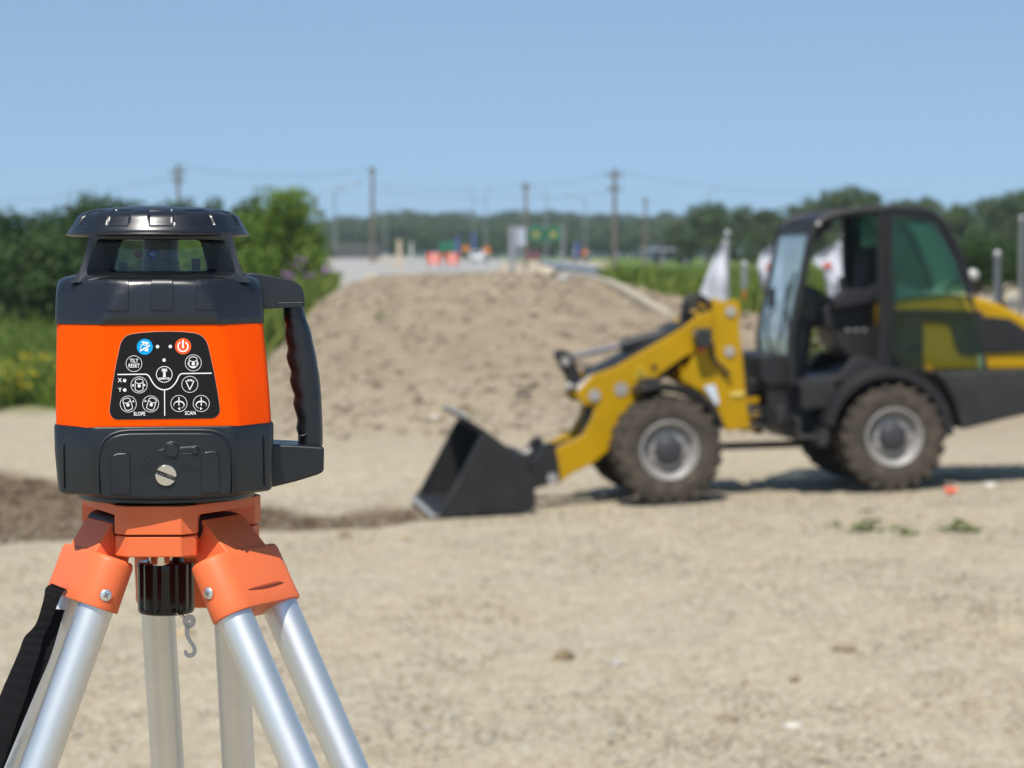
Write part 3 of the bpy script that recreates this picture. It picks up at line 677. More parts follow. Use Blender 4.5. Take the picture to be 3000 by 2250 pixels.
# pale double post and white board
def panel_post():
    d = 120; x, zb = gz(1500, d); o = empty('sign_post', loc=(x, d, zb)); h = W(1500, 662, d).z-zb; k = d/F
    MB().box(-9*k, 9*k, -.1, .1, -.2, h).build('post', palepole, o)
    b = MB().prism([(12*k, h-1.0), (40*k, h-1.0), (40*k, h-.1), (12*k, h-.1)], -.03, .03); b.build('sign_panel', mat('grey_panel', (.33, .37, .43), .5), o)
    tag(o, 'broad pale post with a grey board just left of the middle utility pole', 'sign post')
panel_post()
bar_m = mat('barricade_orange', (.72, .085, .012), .6)
def barricade(px, w, label):
    d = 128; x, zb = gz(px, d); o = empty('barricade', loc=(x, d, zb)); k = d/F; hw = w*k/2; zt = W(px, 744, d).z-zb
    for s_ in (-1, 1): MB().tube([(s_*hw*.8, -.15, -.1), (s_*hw*.8, 0, zt)], .035, 6).build('leg', galv, o)
    for z_ in (zt-.10, zt-.42):
        for q in range(7):
            MB().box(-hw+q*hw*2/7, -hw+(q+1)*hw*2/7, -.05, -.02, z_-.15, z_+.15).build('rail', bar_m if q % 4 != 3 else sw, o)
    tag(o, label, 'barricade', 'orange and white barricades across the road')
barricade(1272, 40, 'left orange and white barricade across the far road')
barricade(1325, 36, 'right orange and white barricade across the far road')
# marker posts by the road
for px, y0, y1, w, d, m, lab in ((1170, 706, 770, 12, 130, mat('tan_marker', (.48, .38, .27), .7), 'tan marker post standing on the far road left of the barricades'), (1206, 715, 766, 10, 150, mat('grey_marker', (.34, .37, .35), .7), 'grey marker post right of the tan one on the far road')):
    x, zb = gz(px, d); o = empty('marker_post', loc=(x, d, zb)); h = W(px, y0, d).z-zb; k = d/F*w/2; MB().box(-k, k, -.05, .05, -.2, h).build('post', m, o); MB().box(-k*1.15, k*1.15, -.08, .06, h, h+.06).build('cap', m, o); tag(o, lab, 'marker post')
# cars in the distance
carw = mat('white_car_paint', (.75, .75, .76), .3, coat=.6); card = mat('dark_car_paint', (.03, .035, .045), .3, coat=.6); carr = mat('dark_red_paint', (.18, .03, .035), .35, coat=.5); cgl = mat('car_glass', (.015, .02, .025), .08)
tyrem = mat('rubber', (.030, .027, .024), .85, var=.4, vscale=9, col2=(.055, .045, .035)); rimg = mat('rim_grey', (.4, .4, .41), .4, metal=.6)
def car(px, d, yaw, m, label, van=False, zup=0):
    x, zb = gz(px, d); o = empty('parked_car', loc=(x, d, zb+zup)); o.rotation_euler.z = yaw; h = 1.95 if van else 1.45; L_ = 2.2
    body = [(-L_, .35), (L_, .35), (L_, .8), (L_-.1, .95), (1.1, 1.0), (.5, h-.05), (-1.5 if van else -1.1, h), (-L_+.25, h-.1 if van else 1.05), (-L_, .95)]
    MB().prism(body, -.85, .85).build('body', m, o, bevel=.08)
    MB().prism([(1.0, 1.03), (.48, h-.1), (-1.0, h-.07), (-1.5, 1.03)], -.862, .862).build('side_window', cgl, o)
    MB().add([(-L_-.012, -.7, 1.0), (-L_-.012, .7, 1.0), (-L_+.2, .62, h-.12), (-L_+.2, -.62, h-.12)], [(0, 1, 2, 3)]).build('rear_window', cgl, o)
    for sx in (-1.35, 1.35):
        for sy_ in (-.78, .78):
            w_ = empty('wheel', o, (sx, sy_, .33)); MB().lathe([(.2, -.1), (.33, -.1), (.33, .1), (.2, .1)], (0, 0, 0), 20, 'y').build('tyre', tyrem, w_); MB().lathe([(0, -.09), (.21, -.11), (.21, .11), (0, .09)], (0, 0, 0), 16, 'y').build('rim', rimg, w_)
    for s_ in (-.6, .6): MB().box(L_-.02, L_+.03, s_-.15, s_+.15, .62, .76).build('headlight', sw, o)
    tag(o, label, 'car', 'vehicles far down the road')
car(1406, 330, rad(80), carw, 'white car driving far away right of the barricades')
car(1700, 300, rad(95), card, 'dark car far away behind the end of the guardrail', True)
car(1562, 320, rad(90), carr, 'dark red car far away behind the middle utility pole')
car(1965, 250, rad(10), card, 'dark van parked beneath the grey canopy left of the first flag', True)
# grey canopy shelter far right of the bank
def shelter():
    d = 225; x, zb = gz(1965, d); o = empty('canopy_shelter', loc=(x, d, zb)); k = d/F; zt = W(1965, 728, d).z-zb
    MB().box(-90*k, 105*k, -1.5, 1.5, zt-.22, zt).build('roof', mat('grey_roof', (.27, .28, .29), .6), o, bevel=.03)
    for px_ in (-80, -25, 40, 95): MB().box(px_*k-.08, px_*k+.08, -1.4, -1.25, -.2, zt-.22).build('post', palepole, o)
    tag(o, 'long grey flat roofed shelter on posts beyond the green bank', 'shelter')
shelter()
def parapet():
    d = 175; x, zb = gz(955, d); o = empty('bridge_parapet', loc=(x, d, zb)); k = d/F; zt = W(955, 718, d).z-zb; zl = W(955, 744, d).z-zb
    MB().box(-30*k, 160*k, -.15, .15, zl-.6, zt-.25).build('parapet_wall', mat('dark_parapet', (.07, .075, .08), .7), o)
    for q in range(7): MB().box((-25+30*q)*k-.05, (-25+30*q)*k+.05, -.05, .05, zt-.3, zt).build('rail_post', galv, o)
    MB().box(-30*k, 160*k, -.05, .05, zt-.06, zt+.02).build('top_rail', galv, o)
    tag(o, 'dark low parapet along the far side of the road right of the bright tree', 'parapet')
parapet()
# guardrail and rubble at the top right edge of the mound
def guardrail():
    o = empty('guardrail', loc=(0, 0, 0)); pts = [(1588, 66), (1640, 62), (1700, 58), (1748, 55)]; P = []
    for px, d in pts: x, z = gz(px, d); P.append(V((x, d, z)))
    o.location = P[0]; b = MB(); sec = [(-.02, .12), (.03, .06), (-.02, 0), (.03, -.06), (-.02, -.12)]; rings = []
    for p, py in zip(P, (776, 782, 790, 797)):
        zt = W(1600, py, p.y).z
        rings.append([V((p.x-a_*1.0, p.y-a_, zt+q*1.1))-P[0] for a_, q in sec]+[V((p.x-a_+.02, p.y-a_+.03, zt+q*1.1))-P[0] for a_, q in sec[::-1]])
    b.loft(rings).build('rail', mat('guardrail_zinc', (.36, .40, .45), .4, metal=.4), o, fix=True)
    for p, py in zip(P, (776, 782, 790, 797)): zt = W(1600, py, p.y).z; MB().box(p.x-P[0].x-.05, p.x-P[0].x+.05, p.y-P[0].y+.06, p.y-P[0].y+.2, p.z-P[0].z-.3, zt-P[0].z+.1).build('post', galv, o)
    tag(o, 'zinc guardrail running along the far right shoulder of the mound', 'guardrail')
guardrail()
stone(1600, 806, 70, 'whitish rubble block at the top of the mound below the guardrail', stone_m[0], .6, 21, group='rubble on top of the mound')
stone(1560, 792, 50, 'pale rubble lump at the top of the mound left of the guardrail', stone_m[0], .6, 22, group='rubble on top of the mound')
stone(1650, 822, 60, 'greyish rubble lump below the middle of the guardrail', stone_m[2], .5, 23, group='rubble on top of the mound')
stone(1090, 806, 60, 'tan clod standing on the left top edge of the mound', stone_m[0], .8, 24, group='rubble on top of the mound')
# feather flags
flag_m = mat('white_flag_fabric', (.50, .52, .57), .8); red_m = mat('flag_red', (.42, .06, .03), .8); ballm = mat('pole_finial', (.4, .4, .4), .35, metal=.5)
def feather(px, ytop, ybot, d, left, label, red=None, w=86, wt=((0, .10), (.2, .36), (.5, .64), (1, 1.0))):
    x, zb = gz(px, d); zt = W(px, ytop, d).z-zb; z1 = W(px, ybot, d).z-zb; k = d/F; o = empty('feather_flag', loc=(x, d, zb))
    MB().tube([(0, 0, -.2), (0, 0, zt)], [.04, .025], 8).build('pole', palepole, o); MB().ball((0, 0, zt), .055, 12, 8).build('finial', ballm, o)
    rows = []
    for i in range(15):
        t = i/14; z = zt-.12-(zt-.12-z1)*t; ww = w*k*lerp_tab(wt, t)
        rows.append([(-left*ww*j/6, .05*math.sin(j*1.7+t*5)*j/6+.03*math.sin(t*9), z-.03*math.sin(j*.9)) for j in range(7)])
    q = MB().loft(rows, False, False, closed=False)
    s_ = q.build('flag', flag_m, o); sol = s_.modifiers.new('thickness', 'SOLIDIFY'); sol.thickness = .004
    if red:
        b = MB(); zc = W(px, red, d).z-zb; b.ball((-left*w*k*.5, -.07, zc), .075, 12, 7, (1.0, .12, .85)); b.build('emblem', red_m, s_)
    tag(o, label, 'flag', 'white feather flags behind the loader')
feather(2130, 684, 905, 40, 1, 'white feather flag standing clear left of the loader cab', w=92)
feather(2290, 700, 880, 42, 1, 'white feather flag with red mark seen beyond the windscreen', 782, 72, ((0, .35), (.12, .8), (.4, 1.0), (.7, .85), (1, .6)))
feather(2468, 690, 905, 41, 1, 'white feather flag with red mark seen through the open cab door', 778, 92, ((0, .15), (.1, .45), (.27, .95), (.36, .9), (.42, .62), (.7, .5), (1, .42)))
def pole2(px, y0, d, r, m, label, ball=False, band=None):
    x, zb = gz(px, d); zt = W(px, y0, d).z-zb; o = empty('post', loc=(x, d, zb)); MB().tube([(0, 0, -.2), (0, 0, zt)], r, 10).build('shaft', m, o)
    MB().ball((0, 0, zt), r*1.25, 10, 6).build('cap', ballm, o)
    if band: z0, z1 = W(px, band[1], d).z-zb, W(px, band[0], d).z-zb; MB().tube([(0, 0, z0), (0, 0, z1)], r*1.12, 10).build('band', band[2], o)
    tag(o, label, 'post')
pole2(2180, 775, 46, .055, palepole, 'pale post with an orange band between the flag and the loader cab', band=(850, 905, so_))
pole2(2990, 640, 52, .055, mat('dull_grey_post', (.15, .155, .165), .6), 'pale pole at the right edge of the photo above the loader bonnet')
pole2(2920, 745, 53, .075, mat('grey_post', (.10, .11, .125), .6), 'grey post in front of the dark trees right of the cab')
pole2(2965, 872, 50, .035, palepole, 'thin pale stake at the right behind the loader bonnet')
# orange survey marker on the gravel
mk = mat('salmon_marker', (1.0, .22, .12), .6)
r = ray(2784, 1450); t = 4.0
while True:
    p = C0+r*t
    if p.z < terr_n(p.x, p.y): break
    t += .02
o = empty('survey_marker', loc=(p.x, p.y, terr_n(p.x, p.y)))
b = MB()
for i in range(14):
    a = i*.449; b.add([(0, 0, .0), (.055*math.cos(a), .05*math.sin(a), .03+.02*(i % 3)), (.055*math.cos(a+.4), .05*math.sin(a+.4), .03+.02*((i+1) % 3)), (.01, 0, .05)], [(0, 1, 2, 3)])
b.build('whiskers', mk, o, smooth=False); MB().tube([(0, 0, -.05), (0, 0, .045)], .012, 8).build('stake', mk, o)
tag(o, 'small salmon orange survey marker on the gravel behind the rear wheel', 'survey marker')
# ================================================================== WHEEL LOADER
yel_m = mat('loader_yellow', (.41, .24, .0), .42, spec=.2, var=.12, vscale=4, col2=(.37, .21, .002), coat=.08)
blk_m = mat('loader_black', (.011, .011, .013), .5, spec=.4, var=.35, vscale=5, col2=(.018, .017, .016))
gry_m = mat('loader_dark_grey', (.016, .016, .0165), .52, spec=.4, var=.3, vscale=4, col2=(.034, .032, .03))
buck_m = mat('bucket_paint', (.012, .012, .0135), .5, spec=.35, var=.35, vscale=5, col2=(.02, .019, .018)); worn_lit = mat('worn_and_sunlit_steel', (.42, .40, .37), .45, metal=.35, var=.3, vscale=9)
rim_m = mat('silver_rim', (.36, .355, .35), .45, metal=.3, var=.25, vscale=12, col2=(.28, .25, .215)); hub_m = mat('hub_grey', (.035, .035, .038), .5)
tyre_m = mat('dusty_tyre', (.042, .036, .030), .9, spec=.2, var=.55, vscale=7, col2=(.10, .080, .060))
chr_m = mat('cylinder_chrome', (.15, .155, .18), .5, metal=.4); seat_m = mat('seat_fabric', (.012, .012, .015), .8)
lgl = glass('cab_glass', (.52, .74, .80), .03, .03); ggl = glass('tinted_door_glass', (.84, .91, .76), .0, .03); wsg = glass('windscreen_glass', (.60, .74, .80), .22, .04, .42, (.40, .54, .62))  # windscreen's pale blue reflection is painted in as a diffuse layer
hose_m = mat('hydraulic_hose', (.014, .014, .015), .45); light_m = mat('lamp_glass', (.45, .44, .41), .1, spec=.8)
PSI, LP = .15, .0425
x_ = V((math.cos(PSI)*math.cos(LP), math.sin(PSI)*math.cos(LP), math.sin(LP))); y_ = V((-math.sin(PSI), math.cos(PSI), 0)); z_ = x_.cross(y_)
FL = Frame(W(1956, 1481, 21.3), x_, y_, z_); H_ = FL.hit
loader = empty('wheel_loader', mat4=FL.mat())
tag(loader, 'yellow and black compact wheel loader with its dark bucket lowered on the gravel', 'wheel loader')
def pp(pts, y=0.0): return [H_(a, b, y) for a, b in pts]
def pl(pts, y=0.0): return [FL.h3(a, b, y) for a, b in pts]
def part(name, pts, y0, y1, m, parent=None, bev=.012, yt=None, fil=0):
    poly = pp(pts, y0 if yt is None else yt)
    if fil: poly = fillet(poly, fil, 4)
    return MB().prism(poly, y0, y1).build(name, m, parent or loader, bevel=bev)
# ---- wheels
def wheel_mesh():
    R, w = .468, .36
    prof = [(.255, -.15), (.262, -.155), (.33, -.178), (.40, -.18), (.445, -.165), (.462, -.13), (.466, 0), (.462, .13), (.445, .165), (.40, .18), (.33, .178), (.262, .155), (.255, .15)]
    t = MB().lathe(prof, (0, 0, 0), 56, 'y', cap=False)
    for i in range(22):
        for s_ in (-1, 1):
            a = 2*math.pi*(i+(.5 if s_ > 0 else 0))/22
            rv = V((math.cos(a), 0, math.sin(a))); tv = V((-math.sin(a), 0, math.cos(a))); ax = V((0, s_, 0))
            c = rv*.468+ax*.085; dirn = (ax*.9+tv*.45).normalized(); sd_ = rv.cross(dirn)
            t.obox(c, dirn*.098, sd_*.030, rv*.015)
            t.obox(rv*.448+ax*.160+tv*.05, rv*.024, tv*.024, ax*.016)
    rim = MB().lathe([(.262, -.150), (.268, -.168), (.255, -.172), (.238, -.155), (.215, -.10), (.178, -.075), (.170, -.10), (.15, -.105), (.10, -.095), (.0, -.095)], (0, 0, 0), 48, 'y', cap=False)
    rim.lathe([(.262, .150), (.268, .168), (.255, .172), (.215, .10), (.0, .095)], (0, 0, 0), 48, 'y', cap=False)
    hub = MB().lathe([(.125, -.09), (.125, -.125), (.115, -.15), (.10, -.16), (.0, -.163)], (0, 0, 0), 32, 'y')
    nut = []
    for i in range(10):
        a = i*.6283; nut.append(MB().lathe([(.013, -.10), (.013, -.122), (.0, -.124)], (.148*math.cos(a), 0, .148*math.sin(a)), 6, 'y'))
    return t, rim, hub, nut
def flipy(b):
    b.v = [(x, -y, z) for x, y, z in b.v]; b.f = [f[::-1] for f in b.f]; return b
wparts = wheel_mesh()
def mkwheel(cx, cz, y, label, flip):
    w = empty('wheel', loader, (cx, y, cz)); w['label'] = label
    items = [('tyre', wparts[0], tyre_m, 't'), ('rim', wparts[1], rim_m, 'r'), ('hub', wparts[2], hub_m, 'h')]+[('wheel_nut', n_, rim_m, 'n%d' % i_) for i_, n_ in enumerate(wparts[3])]
    for nm, b, m, key in items:
        if key not in MESHW: o = b.build(nm, m, w, fix=(nm == 'rim')); MESHW[key] = o.data
        else: o = bpy.data.objects.new(nm, MESHW[key]); COL.objects.link(o); o.parent = w
    w.rotation_euler.z = math.pi if flip else 0; w.rotation_euler.y = random.random()*3 if not flip else 0
    return w
MESHW = {}
for (px, py, nm) in ((1956, 1318, 'front'), (2612, 1279, 'rear')):
    cx, cz = H_(px, py, .10)
    mkwheel(cx, cz, .18, 'dusty near side %s wheel with silver rim' % nm, False)
    mkwheel(cx, cz, 1.40, 'dusty far side %s wheel mostly hidden by the machine' % nm, True)
    a_ = MB().tube([(cx, .3, cz), (cx, 1.3, cz)], .11, 14).build('axle', blk_m, loader)
# ---- bucket
yb0, yb1 = -.06, 1.70
bk = empty('bucket', loader)
prof = pp([(1278, 1512), (1420, 1506), (1556, 1496), (1569, 1478), (1566, 1440), (1548, 1368), (1500, 1322), (1428, 1268)], yb0)
def sheetp(path, y0, y1, th):
    out = []
    for i, p in enumerate(path):
        a = V((*path[max(i-1, 0)], 0)); b = V((*path[min(i+1, len(path)-1)], 0)); d = (b-a).normalized(); out.append((p[0]-d.y*th, p[1]+d.x*th))
    return MB().prism(list(path)+out[::-1], y0, y1)
sheetp(prof, yb0+.02, yb1-.02, .022).build('bucket_shell', buck_m, bk, bevel=.004)
side = [(1284, 1515), (1556, 1498), (1570, 1480), (1567, 1440), (1549, 1366), (1502, 1320), (1430, 1266), (1415, 1271)]
for yy_ in (yb0, yb1): MB().prism(pp(side, yb0), yy_-.01, yy_+.015).build('bucket_side', buck_m, bk, bevel=.006)
for yy_ in (yb0, yb1): MB().prism(pp([(1284, 1514), (1300, 1512), (1424, 1274), (1412, 1271)], yb0), yy_-.018, yy_+.023).build('side_edge', gry_m, bk, bevel=.004)
MB().prism(pp([(1262, 1516), (1330, 1513), (1330, 1507), (1288, 1508)], yb0), yb0-.005, yb1+.005).build('cutting_edge', worn_lit, bk, bevel=.003)
sp = pp([(1432, 1266), (1372, 1228)], yb0); sheetp(sp, yb0+.02, yb1-.02, .02).build('spill_guard', buck_m, bk, bevel=.004)
MB().prism(pp([(1374, 1231), (1366, 1224), (1372, 1218), (1380, 1225)], yb0), yb0+.02, yb1-.02).build('sunlit_spill_edge', worn_lit, bk, bevel=.003)  # sun on the guard's top edge painted in as a bright steel strip
# ---- quick coupler behind the bucket
for y0 in (.42, 1.08): part('coupler_plate', [(1541, 1372), (1575, 1336), (1600, 1300), (1622, 1297), (1632, 1330), (1643, 1398), (1634, 1416), (1604, 1421), (1560, 1436)], y0, y0+.12, blk_m, yt=.42, bev=.008)
MB().tube([FL.h3(1538, 1344, .36), FL.h3(1538, 1344, .36)+V((0, .9, 0))], .045, 12).build('coupler_bar', gry_m, loader)
for yq in (.40, 1.22): MB().lathe([(0, -.02), (.05, -.02), (.05, .02), (0, .02)], tuple(FL.h3(1619, 1402, yq)), 18, 'y').build('pivot_pin', rim_m, loader)
MB().tube([FL.h3(1530, 1336, .5), FL.h3(1556, 1318, .5)], .03, 10).build('lock_pin', worn_lit, loader)
# ---- lift arm
arm = [(1637, 1417), (1606, 1358), (1638, 1312), (1709, 1277), (1735, 1229), (1745, 1190), (1708, 1186), (1691, 1155), (1738, 1100), (1805, 1076), (1905, 1018), (2009, 957), (2050, 922), (2096, 910), (2096, 990), (2062, 1022), (2005, 1046), (1930, 1100), (1874, 1160), (1830, 1228), (1795, 1310), (1740, 1357), (1672, 1390)]
la = empty('lift_arm', loader)
for yq in (.44, 1.04): part('arm_plate', arm, yq, yq+.09, yel_m, la, bev=.010, yt=.44)
MB().tube([FL.h3(1780, 1140, .48), FL.h3(1780, 1140, .48)+V((0, .62, 0))], .085, 16).build('cross_tube', yel_m, la)
MB().tube([FL.h3(1820, 1140, .43), FL.h3(1820, 1140, .43)+V((0, .012, 0))], .062, 20).build('arm_pin', worn_lit, la)
MB().tube([FL.h3(1742, 1158, .42), FL.h3(1742, 1158, .42)+V((0, .03, 0))], .055, 20).build('arm_pin', worn_lit, la)
MB().tube([FL.h3(1917, 1076, .432), FL.h3(1917, 1076, .432)+V((0, .012, 0))], .026, 14).build('arm_bolt', blk_m, la)
tri = pp([(1855, 1105), (1896, 1105), (1875, 1066)], .43)
tri2 = [(p[0]*.62+sum(q[0] for q in tri)/3*.38, p[1]*.62+sum(q[1] for q in tri)/3*.38) for p in tri]
b = MB().prism(tri, .4365, .4385); b.build('warning_sticker', mat('sticker_yellow', (.55, .36, .01), .5), la); MB().prism(tri2, .434, .436).build('sticker_symbol', mat('sticker_dark', (.22, .17, .02), .6), la)
part('arm_top_strip', [(1740, 1095), (1806, 1066), (1905, 1008), (2006, 946), (2012, 956), (1906, 1020), (1806, 1079), (1744, 1103)], .5, 1.08, blk_m, bev=.004, yt=.44)
# tilt lever, link and cylinder
MB().prism(fillet(pp([(1628, 1042), (1640, 1024), (1664, 1028), (1680, 1050), (1714, 1122), (1696, 1152), (1684, 1146)], .68), .04, 4), .68, .86).build('tilt_lever', blk_m, loader, bevel=.01)
MB().tube([FL.h3(1657, 1058, .655), FL.h3(1657, 1058, .655)+V((0, .25, 0))], .042, 14).build('lever_pin', worn_lit, loader)
MB().tube([FL.h3(1695, 1146, .62), FL.h3(1755, 1096, .62)], .055, 12).build('link_joint', worn_lit, loader)
MB().ball(FL.h3(1669, 1134, .62), .04, 12, 8).build('grease_cap', worn_lit, loader)
part('tilt_link', [(1724, 1194), (1741, 1194), (1712, 1300), (1625, 1320), (1618, 1306), (1700, 1284)], .70, .82, blk_m, bev=.008, yt=.7)
MB().tube([FL.h3(1676, 1044, .77), FL.h3(1825, 1011, .77)], .026, 14).build('cylinder_rod', chr_m, loader)
MB().tube([FL.h3(1818, 1013, .77), FL.h3(1990, 968, .77), FL.h3(2040, 925, .77)], [.062, .062, .055], 16).build('tilt_cylinder', gry_m, loader)
for k, (o1, o2, hh) in enumerate(((2000, 2085, 868), (2012, 2090, 880), (1996, 2072, 896))):
    y0 = .62+.12*k
    MB().tube(smooth_path([FL.h3(o1, 940, y0), FL.h3(o1+8, hh+14, y0), FL.h3((o1+o2)/2, hh, y0), FL.h3(o2-8, hh+22, y0), FL.h3(o2+6, 940, y0)], 6), .026, 8).build('hydraulic_hose', hose_m, loader)
MB().tube([FL.h3(1900, 1120, .86), FL.h3(2060, 1010, .86)], .05, 14).build('lift_cylinder', gry_m, loader)
# ---- front frame tower
tw = [(2090, 892), (2100, 884), (2158, 878), (2170, 890), (2166, 960), (2176, 1050), (2186, 1160), (2198, 1254), (2128, 1264), (2100, 1196), (2060, 1150), (2010, 1122), (1994, 1110), (2040, 1036), (2078, 1004), (2092, 985)]
ft = empty('front_frame', loader)
for yq in (.40, 1.12): part('frame_plate', tw, yq, yq+.06, yel_m, ft, bev=.008, yt=.40)
part('frame_core', [(2098, 900), (2156, 894), (2172, 1060), (2186, 1240), (2134, 1250), (2106, 1180), (2060, 1120), (2090, 1000)], .46, 1.12, yel_m, ft, yt=.40)
for px, py in ((2140, 913), (2137, 1030)): MB().lathe([(0, -.012), (.045, -.012), (.052, .012), (0, .012)], tuple(FL.h3(px, py, .395)), 20, 'y').build('pivot_cap', worn_lit, ft)
hl = part('headlight', [(2040, 966), (2086, 960), (2090, 1012), (2052, 1020), (2040, 1008)], .24, .40, gry_m, bev=.012)
part('headlight_glass', [(2036, 972), (2043, 970), (2052, 1016), (2045, 1012)], .26, .38, light_m, hl, bev=0)
part('indicator_light', [(2048, 1022), (2062, 1020), (2062, 1029), (2050, 1031)], .26, .34, mat('red_lens', (.55, .02, .02), .2), bev=.004)
MB().tube(smooth_path([FL.h3(2088, 1005, .36), FL.h3(2092, 1050, .36), FL.h3(2118, 1078, .36), FL.h3(2138, 1100, .36)], 5), .018, 8).build('hydraulic_hose', hose_m, loader)
part('white_sticker', [(2062, 1132), (2094, 1126), (2108, 1180), (2098, 1188)], .385, .392, mat('sticker_white', (.55, .60, .68), .5), bev=0)
# ---- fenders (arched bands)
def fender(cpx, cpy, r0, r1, a0, a1, y0, y1, drop=None):
    c = V((*H_(cpx, cpy, y0), 0)); k_ = 1/332.
    path = [(c.x+r0*k_*math.cos(rad(a)), c.y+r0*k_*math.sin(rad(a))) for a in np.linspace(a0, a1, 22)]
    path2 = [(c.x+r1*k_*math.cos(rad(a)), c.y+r1*k_*math.sin(rad(a))) for a in np.linspace(a0, a1, 22)]
    b = MB().prism(path+path2[::-1], y0, y1); b.build('fender', blk_m, loader, bevel=.01)
for y0 in (.0, 1.22): fender(1948, 1316, 178, 192, 16, 108, y0, y0+.38)
for y0 in (-.02, 1.22): fender(2606, 1276, 172, 200, -3, 168, y0, y0+.42)
part('fender_bracket', [(1868, 1150), (1900, 1110), (1935, 1110), (1930, 1128), (1895, 1150)], .1, .45, blk_m)
part('fender_skirt', [(2398, 1300), (2412, 1258), (2432, 1258), (2428, 1300), (2410, 1312)], .0, .3, gry_m)
# ---- articulation joint between the frames
part('joint_block', [(2196, 1160), (2240, 1150), (2262, 1180), (2260, 1262), (2200, 1262)], .62, 1.0, blk_m, yt=.4)
for py in (1170, 1214, 1250): part('joint_lug', [(2190, py), (2236, py-4), (2236, py+14), (2190, py+18)], .55, 1.05, yel_m, yt=.4, bev=.006)
MB().tube([FL.h3(2214, 1150, .8), FL.h3(2222, 1270, .8)], .05, 12).build('joint_pin', gry_m, loader)
MB().tube([FL.h3(2190, 1120, .55), FL.h3(2300, 1128, .55)], .035, 10).build('steering_cylinder', hose_m, loader)
for k, py in enumerate((1185, 1205, 1235)): MB().tube(smooth_path([FL.h3(2180, py, .5), FL.h3(2230, py+14, .45), FL.h3(2300, py-4, .5)], 5), .016, 7).build('hydraulic_hose', hose_m, loader)
MB().tube([FL.h3(2100, 1308, .8), FL.h3(2420, 1297, .8)], .035, 10).build('drive_shaft', blk_m, loader)
# ---- rear frame, counterweight
part('rear_frame', [(2262, 1122), (2320, 1118), (2480, 1104), (2560, 1082), (2700, 1088), (2700, 1180), (2480, 1190), (2462, 1286), (2332, 1292), (2318, 1262), (2268, 1250)], .38, 1.28, blk_m, yt=.2, bev=.015)
part('step_plate', [(2332, 1226), (2346, 1222), (2352, 1290), (2340, 1294)], .12, .4, gry_m, yt=.12)
part('tank_cover', [(2350, 1130), (2450, 1124), (2440, 1190), (2350, 1200)], .16, .5, gry_m, yt=.16, fil=.03)
part('step', [(2340, 1278), (2420, 1274), (2420, 1286), (2340, 1290)], .08, .4, gry_m, yt=.08)
part('valve_block', [(2272, 1196), (2300, 1190), (2304, 1240), (2276, 1250)], .3, .6, gry_m, yt=.3)
part('counterweight', [(2742, 1094), (2900, 1086), (3060, 1080), (3140, 1084), (3150, 1182), (3000, 1216), (2818, 1260), (2796, 1180), (2768, 1128)], .10, 1.50, gry_m, yt=.10, bev=.03)
# ---- bonnet
bon = [(2596, 888), (2700, 868), (2785, 862), (2856, 868), (2930, 890), (3000, 926), (3060, 968), (3110, 1020), (3124, 1086), (2600, 1094)]
bo = part('bonnet', bon, .26, 1.34, yel_m, yt=.26, bev=.05)
part('side_panel', [(2592, 908), (2690, 906), (2880, 912), (2892, 1038), (2832, 1040), (2808, 1034), (2796, 1000), (2788, 960), (2772, 946), (2706, 941), (2706, 1092), (2592, 1086)], .235, .27, gry_m, yt=.235, bev=.008)
gr = part('grille_panel', [(2876, 926), (2960, 934), (3010, 968), (3042, 1030), (2896, 1036), (2884, 1000)], .235, .27, blk_m, yt=.235, bev=.008)
for k in range(6):
    t_ = k/5; part('grille_slat', [(2890+2*k, 942+16*k), (2955+13*k, 944+16*k), (2957+13*k, 948+16*k), (2890+2*k, 947+16*k)], .226, .238, gry_m, gr, yt=.235, bev=0)
part('bonnet_seam', [(2878, 1036), (2890, 1036), (2894, 1088), (2884, 1088)], .25, .262, blk_m, yt=.25, bev=0)
part('side_marker', [(2866, 1040), (2886, 1040), (2886, 1080), (2866, 1080)], .236, .262, mat('pale_marker', (.40, .48, .42), .5), yt=.236, bev=.003)
MB().ball(FL.h3(2722, 1080, .17), .04, 12, 8, (1.1, .8, .8)).build('indicator_light', mat('amber_lens', (.75, .26, .01), .2), loader)
# ---- cab
cab = empty('cab', loader)
fr = [(2322, 1122), (2318, 1060), (2318, 990), (2330, 920), (2344, 854), (2358, 786), (2371, 718), (2382, 672), (2400, 650), (2430, 634), (2475, 624), (2520, 618), (2610, 613), (2690, 616), (2722, 624), (2748, 642), (2772, 674), (2793, 712), (2810, 752), (2824, 790), (2842, 858)]
yc0, yc1 = .24, 1.36
P2 = pp(fr, yc0)
for yq in (yc0, yc1): MB().tube([V((x, yq, z)) for x, z in P2], .040, 12).build('cab_frame', blk_m, cab)
rf = [i for i, (a, b_) in enumerate(fr) if 2390 <= a <= 2760 and b_ < 660]
MB().loft([[(P2[i][0], y, P2[i][1]+.015) for i in rf]+[(P2[i][0], y, P2[i][1]-.035) for i in rf[::-1]] for y in (yc0-.02, yc1+.02)]).build('roof', blk_m, cab, fix=True)
ws = [i for i in range(0, 9)]
def pane(name, idx, y0, y1, m, off=.0):
    q = MB().loft([[(P2[i][0]+off, y, P2[i][1]) for i in idx] for y in (y0, y1)], False, False, closed=False); o = q.build(name, m, cab); return o
pane('windscreen', ws[1:8], yc0+.06, yc1-.06, wsg, -.015)
for i in (7,): MB().tube([(P2[i][0], yc0, P2[i][1]), (P2[i][0], yc1, P2[i][1])], .045, 10).build('windscreen_header', blk_m, cab)
MB().tube([(P2[0][0], yc0, P2[0][1]), (P2[0][0], yc1, P2[0][1])], .05, 10).build('windscreen_sill', blk_m, cab)
pane('rear_window', [15, 16, 17, 18, 19, 20], yc0+.04, yc1-.04, lgl)
